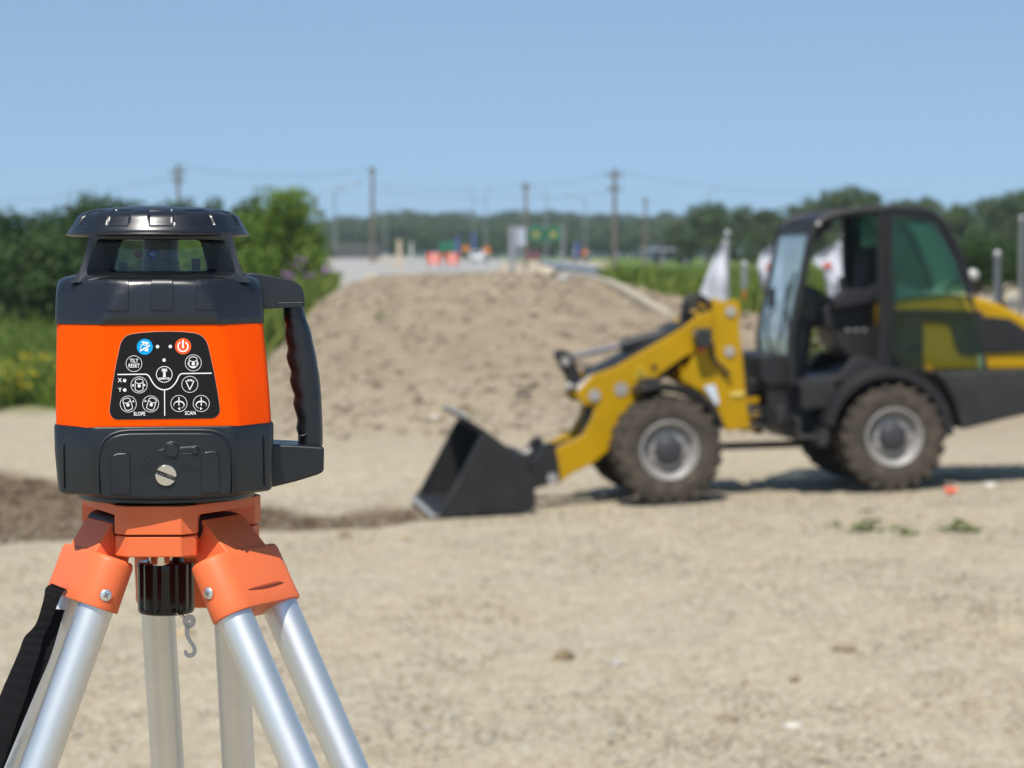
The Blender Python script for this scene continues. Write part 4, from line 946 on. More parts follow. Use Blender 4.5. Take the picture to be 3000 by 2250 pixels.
part('b_pillar', [(2570, 616), (2602, 615), (2612, 760), (2622, 900), (2632, 1086), (2566, 1084), (2576, 900), (2572, 760)], yc0-.03, yc0+.05, blk_m, cab, yt=yc0, bev=.012)
part('b_pillar', [(2570, 616), (2602, 615), (2612, 760), (2622, 900), (2632, 1086), (2566, 1084), (2576, 900), (2572, 760)], yc1-.05, yc1+.03, blk_m, cab, yt=yc0, bev=.012)
part('side_window', [(2606, 628), (2690, 628), (2724, 640), (2770, 690), (2800, 750), (2832, 856), (2618, 880), (2610, 740)], yc0-.005, yc0+.005, lgl, cab, yt=yc0, bev=0)
part('side_window', [(2606, 628), (2690, 628), (2724, 640), (2770, 690), (2800, 750), (2832, 856), (2618, 880), (2610, 740)], yc1-.005, yc1+.005, lgl, cab, yt=yc0, bev=0)
part('far_door_glass', [(2520, 640), (2566, 640), (2568, 870), (2530, 868)], yc1-.005, yc1+.005, ggl, cab, yt=yc1, bev=0)
part('far_door_post', [(2506, 628), (2520, 628), (2524, 900), (2508, 900)], yc1-.03, yc1+.03, blk_m, cab, yt=yc1)
part('cab_floor', [(2318, 1118), (2400, 1116), (2480, 1104), (2540, 1082), (2600, 1078), (2600, 1098), (2480, 1122), (2320, 1138)], yc0, yc1, blk_m, cab, yt=yc0)
part('wheel_arch_panel', [(2440, 1120), (2462, 1090), (2498, 1046), (2520, 1044), (2570, 1060), (2570, 1090), (2500, 1112)], yc0-.04, yc0+.04, gry_m, cab, yt=yc0)
part('wheel_arch_panel', [(2440, 1120), (2462, 1090), (2498, 1046), (2520, 1044), (2570, 1060), (2570, 1090), (2500, 1112)], yc1-.04, yc1+.04, gry_m, cab, yt=yc0)
part('seat_base', [(2440, 960), (2570, 950), (2572, 1070), (2500, 1060), (2452, 1010)], .5, 1.1, blk_m, cab, yt=.5, bev=.02)
part('seat_cushion', [(2412, 904), (2440, 884), (2560, 878), (2568, 958), (2420, 966)], .52, 1.08, seat_m, cab, yt=.52, bev=.03)
part('seat_back', [(2536, 880), (2548, 740), (2562, 720), (2582, 724), (2590, 760), (2588, 890)], .55, 1.05, seat_m, cab, yt=.55, bev=.04)
part('arm_console', [(2436, 880), (2470, 850), (2520, 846), (2560, 860), (2560, 886), (2440, 906)], .38, .52, blk_m, cab, yt=.4, bev=.02)
MB().tube([FL.h3(2470, 856, .44), FL.h3(2462, 812, .44)], [.018, .028], 10).build('joystick', blk_m, cab)
MB().tube([FL.h3(2330, 1100, .8), FL.h3(2356, 960, .8), FL.h3(2392, 872, .8)], [.10, .085, .05], 12).build('steering_column', blk_m, cab)
st = V(FL.h3(2398, 862, .8)); d_ = V((.5, 0, .86)).normalized(); e1 = V((0, 1, 0)); e2 = d_.cross(e1)
ring_ = [st+(e1*math.cos(a)+e2*math.sin(a))*.19 for a in np.linspace(0, 2*math.pi, 29)]
MB().tube(ring_, .017, 8).build('steering_wheel', blk_m, cab)
part('dashboard', [(2344, 868), (2376, 846), (2404, 884), (2380, 930), (2350, 960)], .6, 1.0, blk_m, cab, yt=.8, bev=.02)
part('front_console', [(2228, 1046), (2262, 1034), (2318, 1040), (2320, 1128), (2250, 1132), (2228, 1110)], .34, 1.2, blk_m, cab, yt=.34, bev=.02)
MB().tube([FL.h3(2318, 990, .22), FL.h3(2300, 900, .16), FL.h3(2330, 800, .16)], .014, 8).build('grab_rail', blk_m, cab)
MB().ball(FL.h3(2398, 656, .18), .022, 12, 8).build('work_lamp', light_m, cab)
part('sun_visor', [(2380, 690), (2436, 650), (2440, 662), (2388, 712)], .3, 1.3, blk_m, cab, yt=.3, bev=.005)
for k_, (px, py) in enumerate(((2446, 842), (2460, 836), (2476, 840))): MB().tube([FL.h3(px+4, 884, .42+.03*k_), FL.h3(px, py, .42+.03*k_)], .009, 7).build('control_lever', blk_m, cab); MB().ball(FL.h3(px, py-3, .42+.03*k_), .02, 10, 6).build('lever_knob', gry_m, cab)
for k_ in range(3): MB().ball(FL.h3(2484+24*k_, 968, .49), .014, 8, 5).build('seat_bolt', light_m, cab)
MB().tube(smooth_path([FL.h3(2262, 1036, .5), FL.h3(2246, 960, .4), FL.h3(2262, 900, .4)], 5), .012, 7).build('mirror_arm', blk_m, cab)
part('mirror', [(2252, 902), (2268, 896), (2272, 842), (2256, 846)], .36, .46, blk_m, cab, yt=.4, bev=.01)
part('wiper', [(2300, 1000), (2306, 1000), (2330, 830), (2325, 830)], .5, .52, blk_m, cab, yt=.3, bev=0)
# open door folded back along the side, tinted glass
dr = empty('door', loader)
door = [(2608, 636), (2680, 632), (2722, 648), (2764, 692), (2800, 760), (2834, 856), (2872, 950), (2884, 1040), (2882, 1086), (2720, 1092), (2640, 1078), (2616, 1030), (2612, 840)]
yd = .13
part('door_glass', door, yd-.004, yd+.004, ggl, dr, yt=yd, bev=0)
dp = pl(door+door[:1], yd); MB().tube(dp, .016, 8, cap=False).build('door_frame', blk_m, dr)
part('door_handle', [(2650, 936), (2690, 934), (2690, 944), (2650, 946)], yd-.05, yd-.02, blk_m, dr, yt=yd, bev=.004)
# rear work light on stalk
wl_ = MB().tube([FL.h3(2850, 864, .3), FL.h3(2849, 826, .3)], .02, 8).build('lamp_stalk', blk_m, loader)
MB().ball(FL.h3(2850, 806, .3), .056, 16, 10, (1, .8, 1)).build('rear_work_lamp', light_m, loader)

part('licence_sticker', [(2140, 1150), (2178, 1146), (2180, 1158), (2142, 1162)], .385, .395, mat('pale_yellow', (.66, .50, .12), .5), bev=0)
# ================================================================== TRIPOD AND LASER LEVEL
AX, DEP = 484, 1.911
ax0 = W(AX, 1000, DEP); yv = V((ax0.x, ax0.y, 0)).normalized(); xv = V((yv.y, -yv.x, 0)); zv = V((0, 0, 1))
FI0 = Frame(V((ax0.x, ax0.y, 0)), xv, yv, zv)
z0 = FI0.hit(AX, 1480, -.071)[1]                 # top of the tripod head = underside of the instrument
FI = Frame(V((ax0.x, ax0.y, z0)), xv, yv, zv); I_ = FI.hit
level = empty('rotary_laser_level', mat4=FI.mat())
tag(level, 'orange and black rotary laser level with push button panel mounted on the tripod', 'laser level')
def ip(pts, y=0.0): return [I_(a, b, y) for a, b in pts]
def ring(py, xl, xcl, xcr, xr, yf, yc, r, n=5, yb=None):
    z = I_(AX, py, -.054)[1]; yb = yf if yb is None else yb
    X = lambda px, y: I_(px, py, y)[0]
    c = [(X(xcl, -yf), -yf), (X(xcr, -yf), -yf), (X(xr, -.04), -yc), (X(xr, -.04), yc), (X(xcr, 0), yb), (X(xcl, 0), yb), (X(xl, -.04), yc), (X(xl, -.04), -yc)]
    return [(x, y, z) for x, y in fillet(c, r, n)]
YF = .0805
# ---- lower black housing
rg = [ring(1448, 300, 350, 630, 690, .066, .045, .01), ring(1446, 200, 312, 664, 770, .074, .05, .006), ring(1442, 180, 298, 679, 788, .0795, .054, .006), ring(1436, 173, 292, 683, 795, .0815, .054, .006),
      ring(1400, 169, 287, 685, 797, .0818, .054, .0055), ring(1320, 162, 272, 689, 799, .0822, .054, .0055), ring(1250, 160, 267, 690, 800, .0824, .054, .0055), ring(1243, 161, 268, 689, 799, .0818, .0535, .0055), ring(1240, 166, 272, 686, 793, .0795, .052, .0055)]
lower = MB().loft(rg[::-1][::-1]).build('lower_housing', M['blackmatt'], level, bevel=.0006, seg=2, ang=30)
# ---- orange middle housing
rg = [ring(1249, 166, 261, 695, 794, YF, .052, .005), ring(1200, 165, 264, 690, 791, YF, .052, .005), ring(1140, 165, 269, 682, 787, YF, .052, .0055), ring(1070, 166, 278, 671, 781, YF, .052, .0055), ring(1000, 167, 288, 657, 774, YF, .052, .0055), ring(940, 168, 297, 645, 769, YF, .052, .0055)]
mid = MB().loft(rg).build('middle_housing', M['orange'], level, ang=30)
# ---- upper black housing
rg = [ring(948, 164, 297, 646, 771, .0812, .052, .004), ring(945, 163, 298, 646, 772, .0816, .052, .004), ring(925, 163, 308, 640, 772, .0818, .052, .0045), ring(890, 164, 330, 624, 771, .0817, .052, .005), ring(860, 165, 350, 608, 769, .0815, .052, .007), ring(836, 167, 364, 598, 766, .0812, .051, .012),
      ring(826, 169, 354, 603, 763, .0803, .050, .018), ring(818, 175, 357, 600, 757, .078, .048, .018), ring(812, 186, 361, 596, 745, .0735, .045, .018), ring(808, 205, 370, 590, 728, .066, .041, .016), ring(806, 240, 385, 575, 700, .05, .03, .012)]
upper = MB().loft(rg).build('upper_housing', M['black'], level, ang=50)
def project_plate(obj, px_poly, out, name, m, parent, inset=.0010, grid=None):
    bm = bmesh.new(); bm.from_mesh(obj.data); bvh = BVHTree.FromBMesh(bm); bm.free()
    o_l = level.matrix_world.inverted(); c = o_l @ C0; base = []
    pf = fillet(px_poly, 9, 4); poly = []
    for i in range(len(pf)):
        a, b_ = pf[i], pf[(i+1) % len(pf)]; n_ = max(1, int(math.hypot(b_[0]-a[0], b_[1]-a[1])/5)); poly += [(a[0]+(b_[0]-a[0])*j/n_, a[1]+(b_[1]-a[1])*j/n_) for j in range(n_)]
    cx = sum(p[0] for p in poly)/len(poly); cy = sum(p[1] for p in poly)/len(poly)
    rings = []
    for s_, dz in ((1.0, -.0008), (1.0, out*.35), (.99, out*.85), (.975, out), (.9, out), (.8, out), (.7, out), (.6, out), (.5, out), (.4, out), (.3, out), (.2, out), (.1, out), (.01, out)):
        rr_ = []
        for x, y in poly:
            d = (o_l.to_3x3() @ ray(cx+(x-cx)*s_, cy+(y-cy)*s_)).normalized(); h, nn, _, _ = bvh.ray_cast(c, d)
            if h is None: h = c+d*1.86; nn = -d
            if nn.dot(d) > 0: nn = -nn
            rr_.append(h+nn*dz)
        rings.append(rr_)
    return MB().loft(rings, False, True).build(name, m, parent, ang=40)
for (x0, x1, y0, y1) in ((308, 378, 819, 911), (441, 508, 818, 909), (573, 641, 817, 908)):
    project_plate(upper, [(x0, y1), (x1, y1), (x1-1, y0), (x0+2, y0)], .0010, 'grip_pad', M['black'], upper)
# vertical ribs on the side facets of the lower housing
for pts in ([(183, 1302), (188, 1302), (190, 1432), (186, 1432)], [(772, 1278), (777, 1278), (779, 1424), (774, 1424)]):
    project_plate(lower, pts, .0010, 'side_rib', M['blackmatt'], lower)
# ---- battery door
dy = .0822
door_poly = [(297, 1453), (294, 1380), (296, 1340), (301, 1314), (312, 1294), (330, 1280), (352, 1272), (380, 1269), (480, 1268), (590, 1268), (618, 1270), (642, 1278), (660, 1292), (671, 1312), (675, 1340), (677, 1400), (675, 1448), (560, 1456), (420, 1458)]
door = MB().prism(ip(door_poly, -dy), -dy-.0022, -dy+.004).build('battery_door', M['blackmatt'], level, bevel=.0012, seg=3)
groove = [(290, 1453), (287, 1380), (289, 1337), (295, 1308), (307, 1287), (327, 1272), (351, 1264), (380, 1261), (480, 1260), (592, 1260), (622, 1262), (648, 1271), (667, 1287), (679, 1310), (683, 1340), (684, 1400), (682, 1448)]
MB().tube([FI.h3(a, b, -dy-.0002) for a, b in groove], .0009, 6).build('door_groove', M['cavity'], door)
for pts in ([(326, 1446), (324, 1342), (331, 1333), (345, 1328), (370, 1327), (379, 1333), (382, 1344), (383, 1448)], [(590, 1445), (589, 1340), (593, 1330), (600, 1324), (625, 1321), (636, 1323), (643, 1334), (645, 1442)]):
    MB().prism(ip(pts, -dy-.0022), -dy-.0034, -dy-.001).build('finger_grip', M['blackmatt'], door, bevel=.0010, seg=3)
port = [(466, 1318), (478, 1312)]
cxp, cyp = 504, 1320
cap_poly = [(cxp+24*math.cos(a), cyp-24*math.sin(a)) for a in np.linspace(rad(20), rad(165), 10)]+[(467, 1320), (470, 1328)]+[(cxp+24*math.cos(a), cyp-24*math.sin(a)) for a in np.linspace(rad(205), rad(340), 10)]+[(556, 1329)]+[(571+12*math.cos(a), 1320-12*math.sin(a)) for a in np.linspace(rad(-130), rad(130), 10)]+[(556, 1310)]
yd = -dy-.0022
MB().prism(ip(cap_poly, yd), yd-.0008, yd+.0005).build('port_cover', M['blackmatt'], door, bevel=.0005, seg=2)
MB().tube([FI.h3(a, b, yd-.0001) for a, b in [((x-510)*1.045+510, (y-1320)*1.06+1320) for x, y in cap_poly+cap_poly[:1]]], .0006, 6).build('port_groove', M['cavity'], door)
cx, cz = I_(cxp, cyp, yd); MB().lathe([(.0, -.0018), (.0045, -.0018), (.0050, -.0012), (.0050, 0)], (cx, yd, cz), 28, 'y').build('port_plug', M['black'], door)
cx, cz = I_(571, 1320, yd); MB().lathe([(.0, -.0018), (.0022, -.0018), (.0025, -.0012), (.0025, 0)], (cx, yd, cz), 20, 'y').build('port_plug', M['black'], door)
# coin screw
cx, cz = I_(486, 1392, yd); sc_ = empty('coin_screw', door, (cx, yd, cz))
MB().lathe([(.0082, .0), (.0094, 0), (.0094, -.0005), (.0082, -.0005)], (0, 0, 0), 36, 'y').build('screw_seat', M['cavity'], sc_)
b = MB()
for s_ in (-1, 1):
    arc = [(.0079*math.cos(a), .0079*math.sin(a)) for a in np.linspace(rad(11), rad(169), 20)]
    b.prism([(x, s_*z) for x, z in arc], -.0020, .0)
b.lathe([(.0, -.0005), (.0077, -.0005), (.0077, 0)], (0, 0, 0), 30, 'y'); scr = b.build('screw_head', M['chrome'], sc_, bevel=.0005, seg=2); scr.rotation_euler.y = rad(22)
def text_mesh(body, size, name, m, parent, px, py, y, h, squeeze=1.0, depth=.0002, align='CENTER', weight=0):
    cu = bpy.data.curves.new('text', 'FONT'); cu.body = body; cu.size = size; cu.align_x = align; cu.align_y = 'CENTER'; cu.extrude = depth; cu.offset = weight; cu.resolution_u = 4
    t = bpy.data.objects.new('text', cu); COL.objects.link(t); dg = bpy.context.evaluated_depsgraph_get(); me = bpy.data.meshes.new_from_object(t.evaluated_get(dg)); bpy.data.objects.remove(t); me.name = name
    x, z = I_(px, py, y)
    for v in me.vertices: a, b_, c_ = v.co; v.co = (x+a*squeeze, y-c_, z+b_)
    me.materials.clear(); me.materials.append(m); o = bpy.data.objects.new(name, me); COL.objects.link(o); o.parent = parent; return o
text_mesh('OPEN', .0062, 'embossed_lettering', M['black'], door, 420, 1376, yd, 0, 1.0, .0006, weight=.00005)
text_mesh('LOCK', .0062, 'embossed_lettering', M['black'], door, 550, 1373, yd, 0, 1.0, .0006, weight=.00005)
for (x, y, s_) in ((429, 1353, -1), (541, 1351, 1)):
    arr = [(x-s_*16, y-8), (x-s_*10, y-13), (x+s_*6, y+1), (x+s_*10, y-4), (x+s_*14, y+11), (x-s_*3, y+10), (x+s_*1, y+6)]
    MB().prism(ip(arr, yd), yd-.0006, yd+.0003).build('embossed_arrow', M['black'], door, bevel=.0002)
# ---- base ring
zb = lambda py: I_(AX, py, 0)[1]
MB().lathe([(.060, 0), (.0685, 0), (.0695, .0012), (.0695, .0035), (.0712, .0045), (.0712, .0065), (.069, .008), (.060, .0125)], (.0005, 0, 0), 96).build('base_ring', M['blackmatt'], level)
# ---- handle
hn = empty('handle', level)
up_arm = [(700, 800), (740, 800), (783, 806), (852, 820), (874, 832), (886, 854), (890, 893), (884, 899), (820, 901), (760, 904), (700, 904)]
MB().prism(fillet(ip(up_arm, 0), .003, 4), -.021, .021).build('handle_arm', M['black'], hn, bevel=.006, seg=4)
MB().prism(ip([(812, 886), (889, 885), (888, 901), (812, 902)], -.02), -.0216, -.018).build('arm_seam', M['black'], hn, bevel=.0005)
low_arm = [(700, 1296), (798, 1294), (860, 1297), (944, 1302), (943, 1374), (925, 1383), (860, 1403), (798, 1418), (700, 1430)]
MB().prism(ip(low_arm, 0), -.026, .026).build('handle_foot', M['blackmatt'], hn, bevel=.0022, seg=3)
L_ = [(829, 903), (830, 935), (836, 955), (834, 978), (838, 1002), (843, 1022), (839, 1045), (845, 1070), (852, 1090), (849, 1115), (855, 1140), (862, 1160), (859, 1185), (866, 1210), (871, 1232), (868, 1256), (873, 1275), (873, 1300)]
R_ = [(888, 890), (896, 930), (905, 955), (911, 975), (916, 1000), (921, 1022), (926, 1045), (930, 1070), (934, 1092), (937, 1116), (939, 1140), (941, 1162), (942, 1186), (943, 1210), (944, 1233), (945, 1256), (945, 1278), (945, 1302)]
Lp = smooth_path([(*p, 0) for p in L_], 5); Rp = smooth_path([(*p, 0) for p in R_], 5); rings = []
for a, b_ in zip(Lp, Rp):
    A = FI.h3(a.x, a.y, 0); B_ = FI.h3(b_.x, b_.y, 0); c = (A+B_)/2; e = (B_-A)/2; rr_ = []
    for k in range(28):
        t = 2*math.pi*k/28; ca, sa = math.cos(t), math.sin(t); q = 2.7
        rr_.append(c+e*(abs(ca)**(2/q)*(1 if ca > 0 else -1))+V((0, .0165, 0))*(abs(sa)**(2/q)*(1 if sa > 0 else -1)))
    rings.append(rr_)
MB().loft(rings).build('handle_grip', M['blackmatt'], hn, ang=60)
gi = [(852, 925), (866, 932), (872, 1000), (882, 1090), (889, 1170), (898, 1240), (902, 1262), (893, 1274), (880, 1276)]
MB().tube([FI.h3(p.x, p.y, -.0160) for p in smooth_path([(*p, 0) for p in gi], 4)], .0005, 6).build('grip_seam', M['cavity'], hn)
# ---- window tower with splayed openings
tw_ = []
zt_, zb_ = I_(472, 696, -.054)[1], I_(472, 812, -.062)[1]
zo_t, zo_b = I_(472, 699, -.054)[1], I_(472, 808, -.062)[1]
zi_t, zi_b = I_(472, 701, -.034)[1], I_(472, 795, -.038)[1]
def quadloop(ht, hb, zt, zb__, yt, yb, r, n=5):
    c = [(-hb, zb__), (hb, zb__), (ht, zt), (-ht, zt)]; out = []
    for x, z in fillet(c, r, n): t = (z-zb__)/(zt-zb__); out.append((x, yb+(yt-yb)*t, z))
    return out
tower = empty('window_tower', level); tox = I_(472, 760, -.05)[0]
b = MB(); bg = []
for k in range(4):
    R4 = Matrix.Rotation(k*math.pi/2, 3, 'Z'); tr = lambda lp: [R4 @ V(p)+V((tox, 0, 0)) for p in lp]
    outer = quadloop(.0535, .0625, zt_+.004, zb_-.004, -.0535, -.0625, .0002)
    o1 = quadloop(.0500, .0575, zo_t, zo_b, -.0530, -.0620, .006); o1b = quadloop(.0488, .0565, zo_t-.0008, zo_b+.0006, -.0520, -.0608, .006)
    inn = quadloop(.0312, .0372, zi_t, zi_b, -.0345, -.0385, .004)
    b.loft([tr(outer), tr(o1), tr(o1b), tr(inn)], False, False)
    g = quadloop(.0316, .0376, zi_t+.0004, zi_b-.0004, -.0343, -.0383, .004); bg.append(tr(g))
tb = b.build('tower_frame', M['black'], tower, fix=False, ang=35)
for lp in bg: MB().add(lp, [tuple(range(len(lp)))]).build('window_pane', M['window'], tower, smooth=False)
# flared feet of the four corner posts
for sx in (-1, 1):
    for sy in (-1, 1):
        zz = lambda py: I_(AX, py, -.06)[1]; thf = lambda z: .0535+(.0625-.0535)*(zt_+.004-z)/(zt_-zb_+.008)
        MB().loft([[V((tox+sx*(r_ if e else thf(z)-.0022), sy*(thf(z)-.0004+f_), z)) for e, f_ in ((0, -.0033), (1, -.0033), (1, 0), (0, 0))][::(1 if sx*sy > 0 else -1)] for r_, z in ((.0690, zz(827)), (.0662, zz(818)), (.0643, zz(810)), (.0627, zz(800)), (.0610, zz(786)), (.0592, zz(771)), (.0574, zz(755)))]).build('post_foot', M['black'], tower, ang=30)
# sloping sill and ceiling inside
MB().lathe([(.0, 0), (.052, 0), (.052, .001), (0, .001)], (tox, 0, zi_b-.0015), 48).build('tower_floor', M['cavity'], tower)
MB().lathe([(.0, 0), (.050, 0), (.050, .001), (0, .001)], (tox, 0, zi_t+.0008), 48).build('tower_ceiling', M['paleceil'], tower)
for px, py0, py1, yy_ in ((359, 769, 800, -.030), (574, 759, 792, -.030)):
    MB().prism(ip([(px-13, py0), (px+13, py0-1), (px+14, py1), (px-12, py1)], yy_), yy_, yy_+.003).build('sensor_block', M['cavity'], tower, bevel=.0005)
# rotor
rx = I_(471, 740, 0)[0]; ro = empty('rotor_head', level, (rx, 0, 0))
MB().lathe([(.0147, zi_b-.002), (.0147, zi_b+.008), (.0140, zi_b+.0085), (.0140, zi_t)], (0, 0, 0), 48).build('rotor_column', M['rotor'], ro)
lx, lz = I_(449, 745, -.0135); lx -= rx
MB().lathe([(.0050, .003), (.0052, -.0012), (.0036, -.0014), (.0034, .002)], (lx, -.0128, lz), 28, 'y').build('lens_ring', M['cavity'], ro)
MB().lathe([(.0, -.0006), (.0025, -.0004), (.0036, .0002)], (lx, -.0128, lz), 24, 'y').build('lens', M['lens'], ro)
MB().lathe([(0, -.0015), (.0032, -.0012), (.0032, .001)], (I_(405, 744, .02)[0]-rx, .02, I_(405, 744, .02)[1]), 16, 'y').build('red_reflection_spot', mat('painted_reflection_red', (.35, .03, .02), .2), ro)  # red disc added to paint an orange-red reflection in the window
# ---- cap
def capfn(a, r, h): return r, h
cxc = I_(464, 680, 0)[0]
pr = [(.0, 604), (60, 605), (110, 607), (150, 610.5), (180, 614), (203, 619), (218, 624), (229, 630), (236, 637), (241, 646), (246, 656), (252, 667), (258, 676), (259, 680), (259, 682), (265, 684.5), (266, 687), (265, 690), (255, 693), (235, 694), (200, 695), (0, 695)]
prof = [(r_/3706., I_(AX, py, 0)[1]) for r_, py in pr]
dense = []
for (r1, h1), (r2, h2) in zip(prof, prof[1:]):
    n_ = max(1, int(math.hypot(r2-r1, h2-h1)/.0011)) if h1 > prof[14][1]-.0001 and r1 > .03 else 1
    for j in range(n_): dense.append((r1+(r2-r1)*j/n_, h1+(h2-h1)*j/n_))
dense.append(prof[-1])
za, zbp = I_(AX, 612, 0)[1], I_(AX, 662, 0)[1]
def capfn(a, r, h):
    aa = (a+math.pi/2-rad(2)) % (math.pi/6); aa = min(aa, math.pi/6-aa); s_ = aa*r/.0098      # 1 at half width of a pocket
    m = (1-ss(.86, 1.0, s_))*ss(zbp-.0009, zbp+.0009, h)*ss(.0520, .0535, r)*(h > prof[13][1]); return r-m*.0011, h-m*.0007
MB().lathe(dense, (cxc, 0, 0), 400, 'z', capfn, cap=False).build('cap', M['black'], level, ang=28)
cap_o = bpy.context.scene.objects['cap']
for px, py, w, hgt in ((332, 611, 34, 9), (591, 608, 36, 9)):
    x, z = I_(px, py, -.02); hw = w/2/3700
    MB().box(x-hw, x+hw, -.026, -.014, z-.002, z+.0023).build('sight_tab', M['black'], cap_o, bevel=.0005)
for px, py in ((455, 612), (478, 612)):
    x, z = I_(px, py, -.035); MB().lathe([(.0016, 0), (.0008, .0014), (.0002, .0016)], (x, -.035, z-.0010), 14).build('sight_pip', M['black'], cap_o)
for px, py in ((462, 603), (390, 607), (540, 607)):
    x, z = I_(px, py, .01); MB().box(x-.0018, x+.0018, .006, .012, z-.001, z+.0006).build('sight_pip', M['black'], cap_o, bevel=.0003)
# ---- control panel print
Q = lambda zx, zy: (300+zx/5.529, 950+zy/5.529)
pan = [(240, 1541), (190, 1526), (150, 1496), (125, 1452), (115, 1400), (122, 1330), (165, 980), (222, 640), (285, 350), (305, 290), (345, 226), (400, 182), (480, 156), (600, 140), (850, 122), (1080, 116), (1300, 122), (1500, 145), (1570, 166), (1640, 215), (1690, 290), (1715, 360), (1800, 740), (1870, 1120), (1903, 1370), (1896, 1426), (1870, 1472), (1822, 1508), (1760, 1523)]
yp = -YF
panel = MB().prism(ip([Q(*p) for p in pan], yp), yp-.0006, yp+.0006).build('control_panel', M['panel'], level, bevel=.0003)
rim_ = [Q(*p) for p in pan]; MB().tube([FI.h3(a, b_, yp-.0002) for a, b_ in rim_+rim_[:1]], .00022, 5).build('panel_edge', mat('panel_edge', (.40, .30, .22), .5), panel)
YP = yp-.00075
class Ink:
    def __init__(s): s.b = MB()
    def P(s, x, y, lift=0): return FI.h3(*Q(x, y), YP-lift)
    def poly(s, pts, mi=0, lift=0): s.b.cur = mi; q = [s.P(x, y, lift) for x, y in pts]; s.b.add(q, [tuple(range(len(q)))]); return s
    def disc(s, x, y, r, mi=0, lift=0, n=32): return s.poly([(x+r*math.cos(2*math.pi*k/n), y+r*math.sin(2*math.pi*k/n)) for k in range(n)], mi, lift)
    def stroke(s, pts, w, mi=0, closed=False, lift=.00006):
        s.b.cur = mi; n = len(pts); L, R = [], []
        ws = w if isinstance(w, (list, tuple)) else [w]*n
        for i in range(n):
            a = V((*pts[i-1 if (i or closed) else 0], 0)); c = V((*pts[(i+1) % n if (i < n-1 or closed) else n-1], 0)); d = (c-a).normalized(); nn = V((-d.y, d.x, 0))*ws[i]/2
            L.append((pts[i][0]+nn.x, pts[i][1]+nn.y)); R.append((pts[i][0]-nn.x, pts[i][1]-nn.y))
        q = [s.P(*p, lift) for p in L]+[s.P(*p, lift) for p in R]; m = n if closed else n-1
        s.b.add(q, [(i, (i+1) % n, n+(i+1) % n, n+i) for i in range(m)]); return s
    def circ(s, x, y, rx, ry, w, mi=0, a0=0, a1=360, n=40, rot=0, lift=.00006):
        cr, sr = math.cos(rad(rot)), math.sin(rad(rot)); full = abs(a1-a0) >= 360
        pts = []
        for k in range(n if full else n+1):
            a = rad(a0+(a1-a0)*k/n); u, v = rx*math.cos(a), ry*math.sin(a); pts.append((x+u*cr-v*sr, y+u*sr+v*cr))
        ws = [w*(1-(k/len(pts))) + w*.15 for k in range(len(pts))] if w < 0 else w
        return s.stroke(pts, w, mi, full, lift)
    def done(s, name, ms=None): o = s.b.build(name, ms or M['white'], panel, smooth=False); return o
def rotp(pts, cx, cy, a):
    c_, s_ = math.cos(rad(a)), math.sin(rad(a)); return [(cx+(x-cx)*c_-(y-cy)*s_, cy+(x-cx)*s_+(y-cy)*c_) for x, y in pts]
def cyl_icon(k, cx, cy, a=0, w=64, h=128):
    top = [(cx+w*math.cos(rad(t)), cy-h*.48+38*math.sin(rad(t))) for t in range(0, 360, 12)]; k.stroke(rotp(top, cx, cy, a), 10, closed=True)
    body = [(cx-w, cy-h*.48)]+[(cx-w*math.cos(rad(t)), cy+h*.52+34*math.sin(rad(t))) for t in range(0, 181, 12)]+[(cx+w, cy-h*.48)]; k.stroke(rotp(body, cx, cy, a), 10)
    d = rotp([(cx, cy+14)], cx, cy, a)[0]; k.disc(d[0], d[1], 26, lift=.00006)
# blue manual button
k = Ink(); k.disc(687, 365, 129, 0, n=48)
k.poly([(640, 275), (748, 292), (744, 322), (636, 304)], 1, .00006); k.poly([(660, 306), (680, 309), (676, 340), (656, 337)], 1, .00006); k.poly([(712, 314), (732, 317), (728, 346), (708, 343)], 1, .00006)
k.stroke([(740, 378), (733, 436), (690, 430)], 12, 1); k.stroke([(706, 342), (630, 330), (614, 412)], 10, 1); k.poly([(690, 398), (738, 388), (733, 438), (678, 430)], 1, .00006)
k.stroke([(610, 434), (768, 342)], 22, 1, lift=.00012); k.stroke([(600, 420), (758, 328)], 6, 0, lift=.00012); k.stroke([(622, 449), (778, 357)], 6, 0, lift=.00012)
k.done('button', [M['blueprint'], M['white']])['label'] = 'blue button with a crossed out instrument symbol'
k = Ink(); k.disc(1307, 356, 131, 0, n=48); k.stroke([(1305, 252), (1305, 386)], 26, 1); k.circ(1305, 360, 80, 80, 20, 1, -58, 238); k.done('button', [M['redprint'], M['white']])['label'] = 'red orange power button'
k = Ink()
for x, y in ((893, 362), (1100, 360), (999, 580), (360, 911), (362, 1065)): k.disc(x, y, 27)
k.done('indicator_dots')
k = Ink(); k.circ(511, 638, 128, 128, 7); k.done('button')
k = Ink(); k.circ(1472, 625, 131, 131, 7); 
k.circ(1469, 566, 64, 38, 10); k.stroke([(1405, 566), (1405, 670)], 10); k.stroke([(1533, 566), (1533, 670)], 10); k.circ(1469, 666, 64, 32, 10, 0, 0, 180); k.circ(1469, 634, 82, 52, 10, 0, -42, 222) ; k.circ(1469, 648, 64, 60, 8, 0, 10, 170); k.disc(1473, 640, 27, lift=.00012); k.done('button')
k = Ink(); k.circ(1002, 811, 128, 128, 10); k.disc(1004, 743, 23); k.poly([(990, 752), (1018, 752), (1026, 857), (982, 857)])
for r_, w in ((33, 6), (44, 6)): k.circ(1004, 743, r_*.95, r_*.95, w, 0, -48, 48, 12); k.circ(1004, 743, r_*.95, r_*.95, w, 0, 132, 228, 12)
k.done('button')
k = Ink(); k.circ(594, 983, 131, 131, 7); cyl_icon(k, 595, 984); k.poly([(472, 990), (508, 966), (508, 1012)]); k.poly([(702, 985), (668, 961), (668, 1008)]); k.done('button')
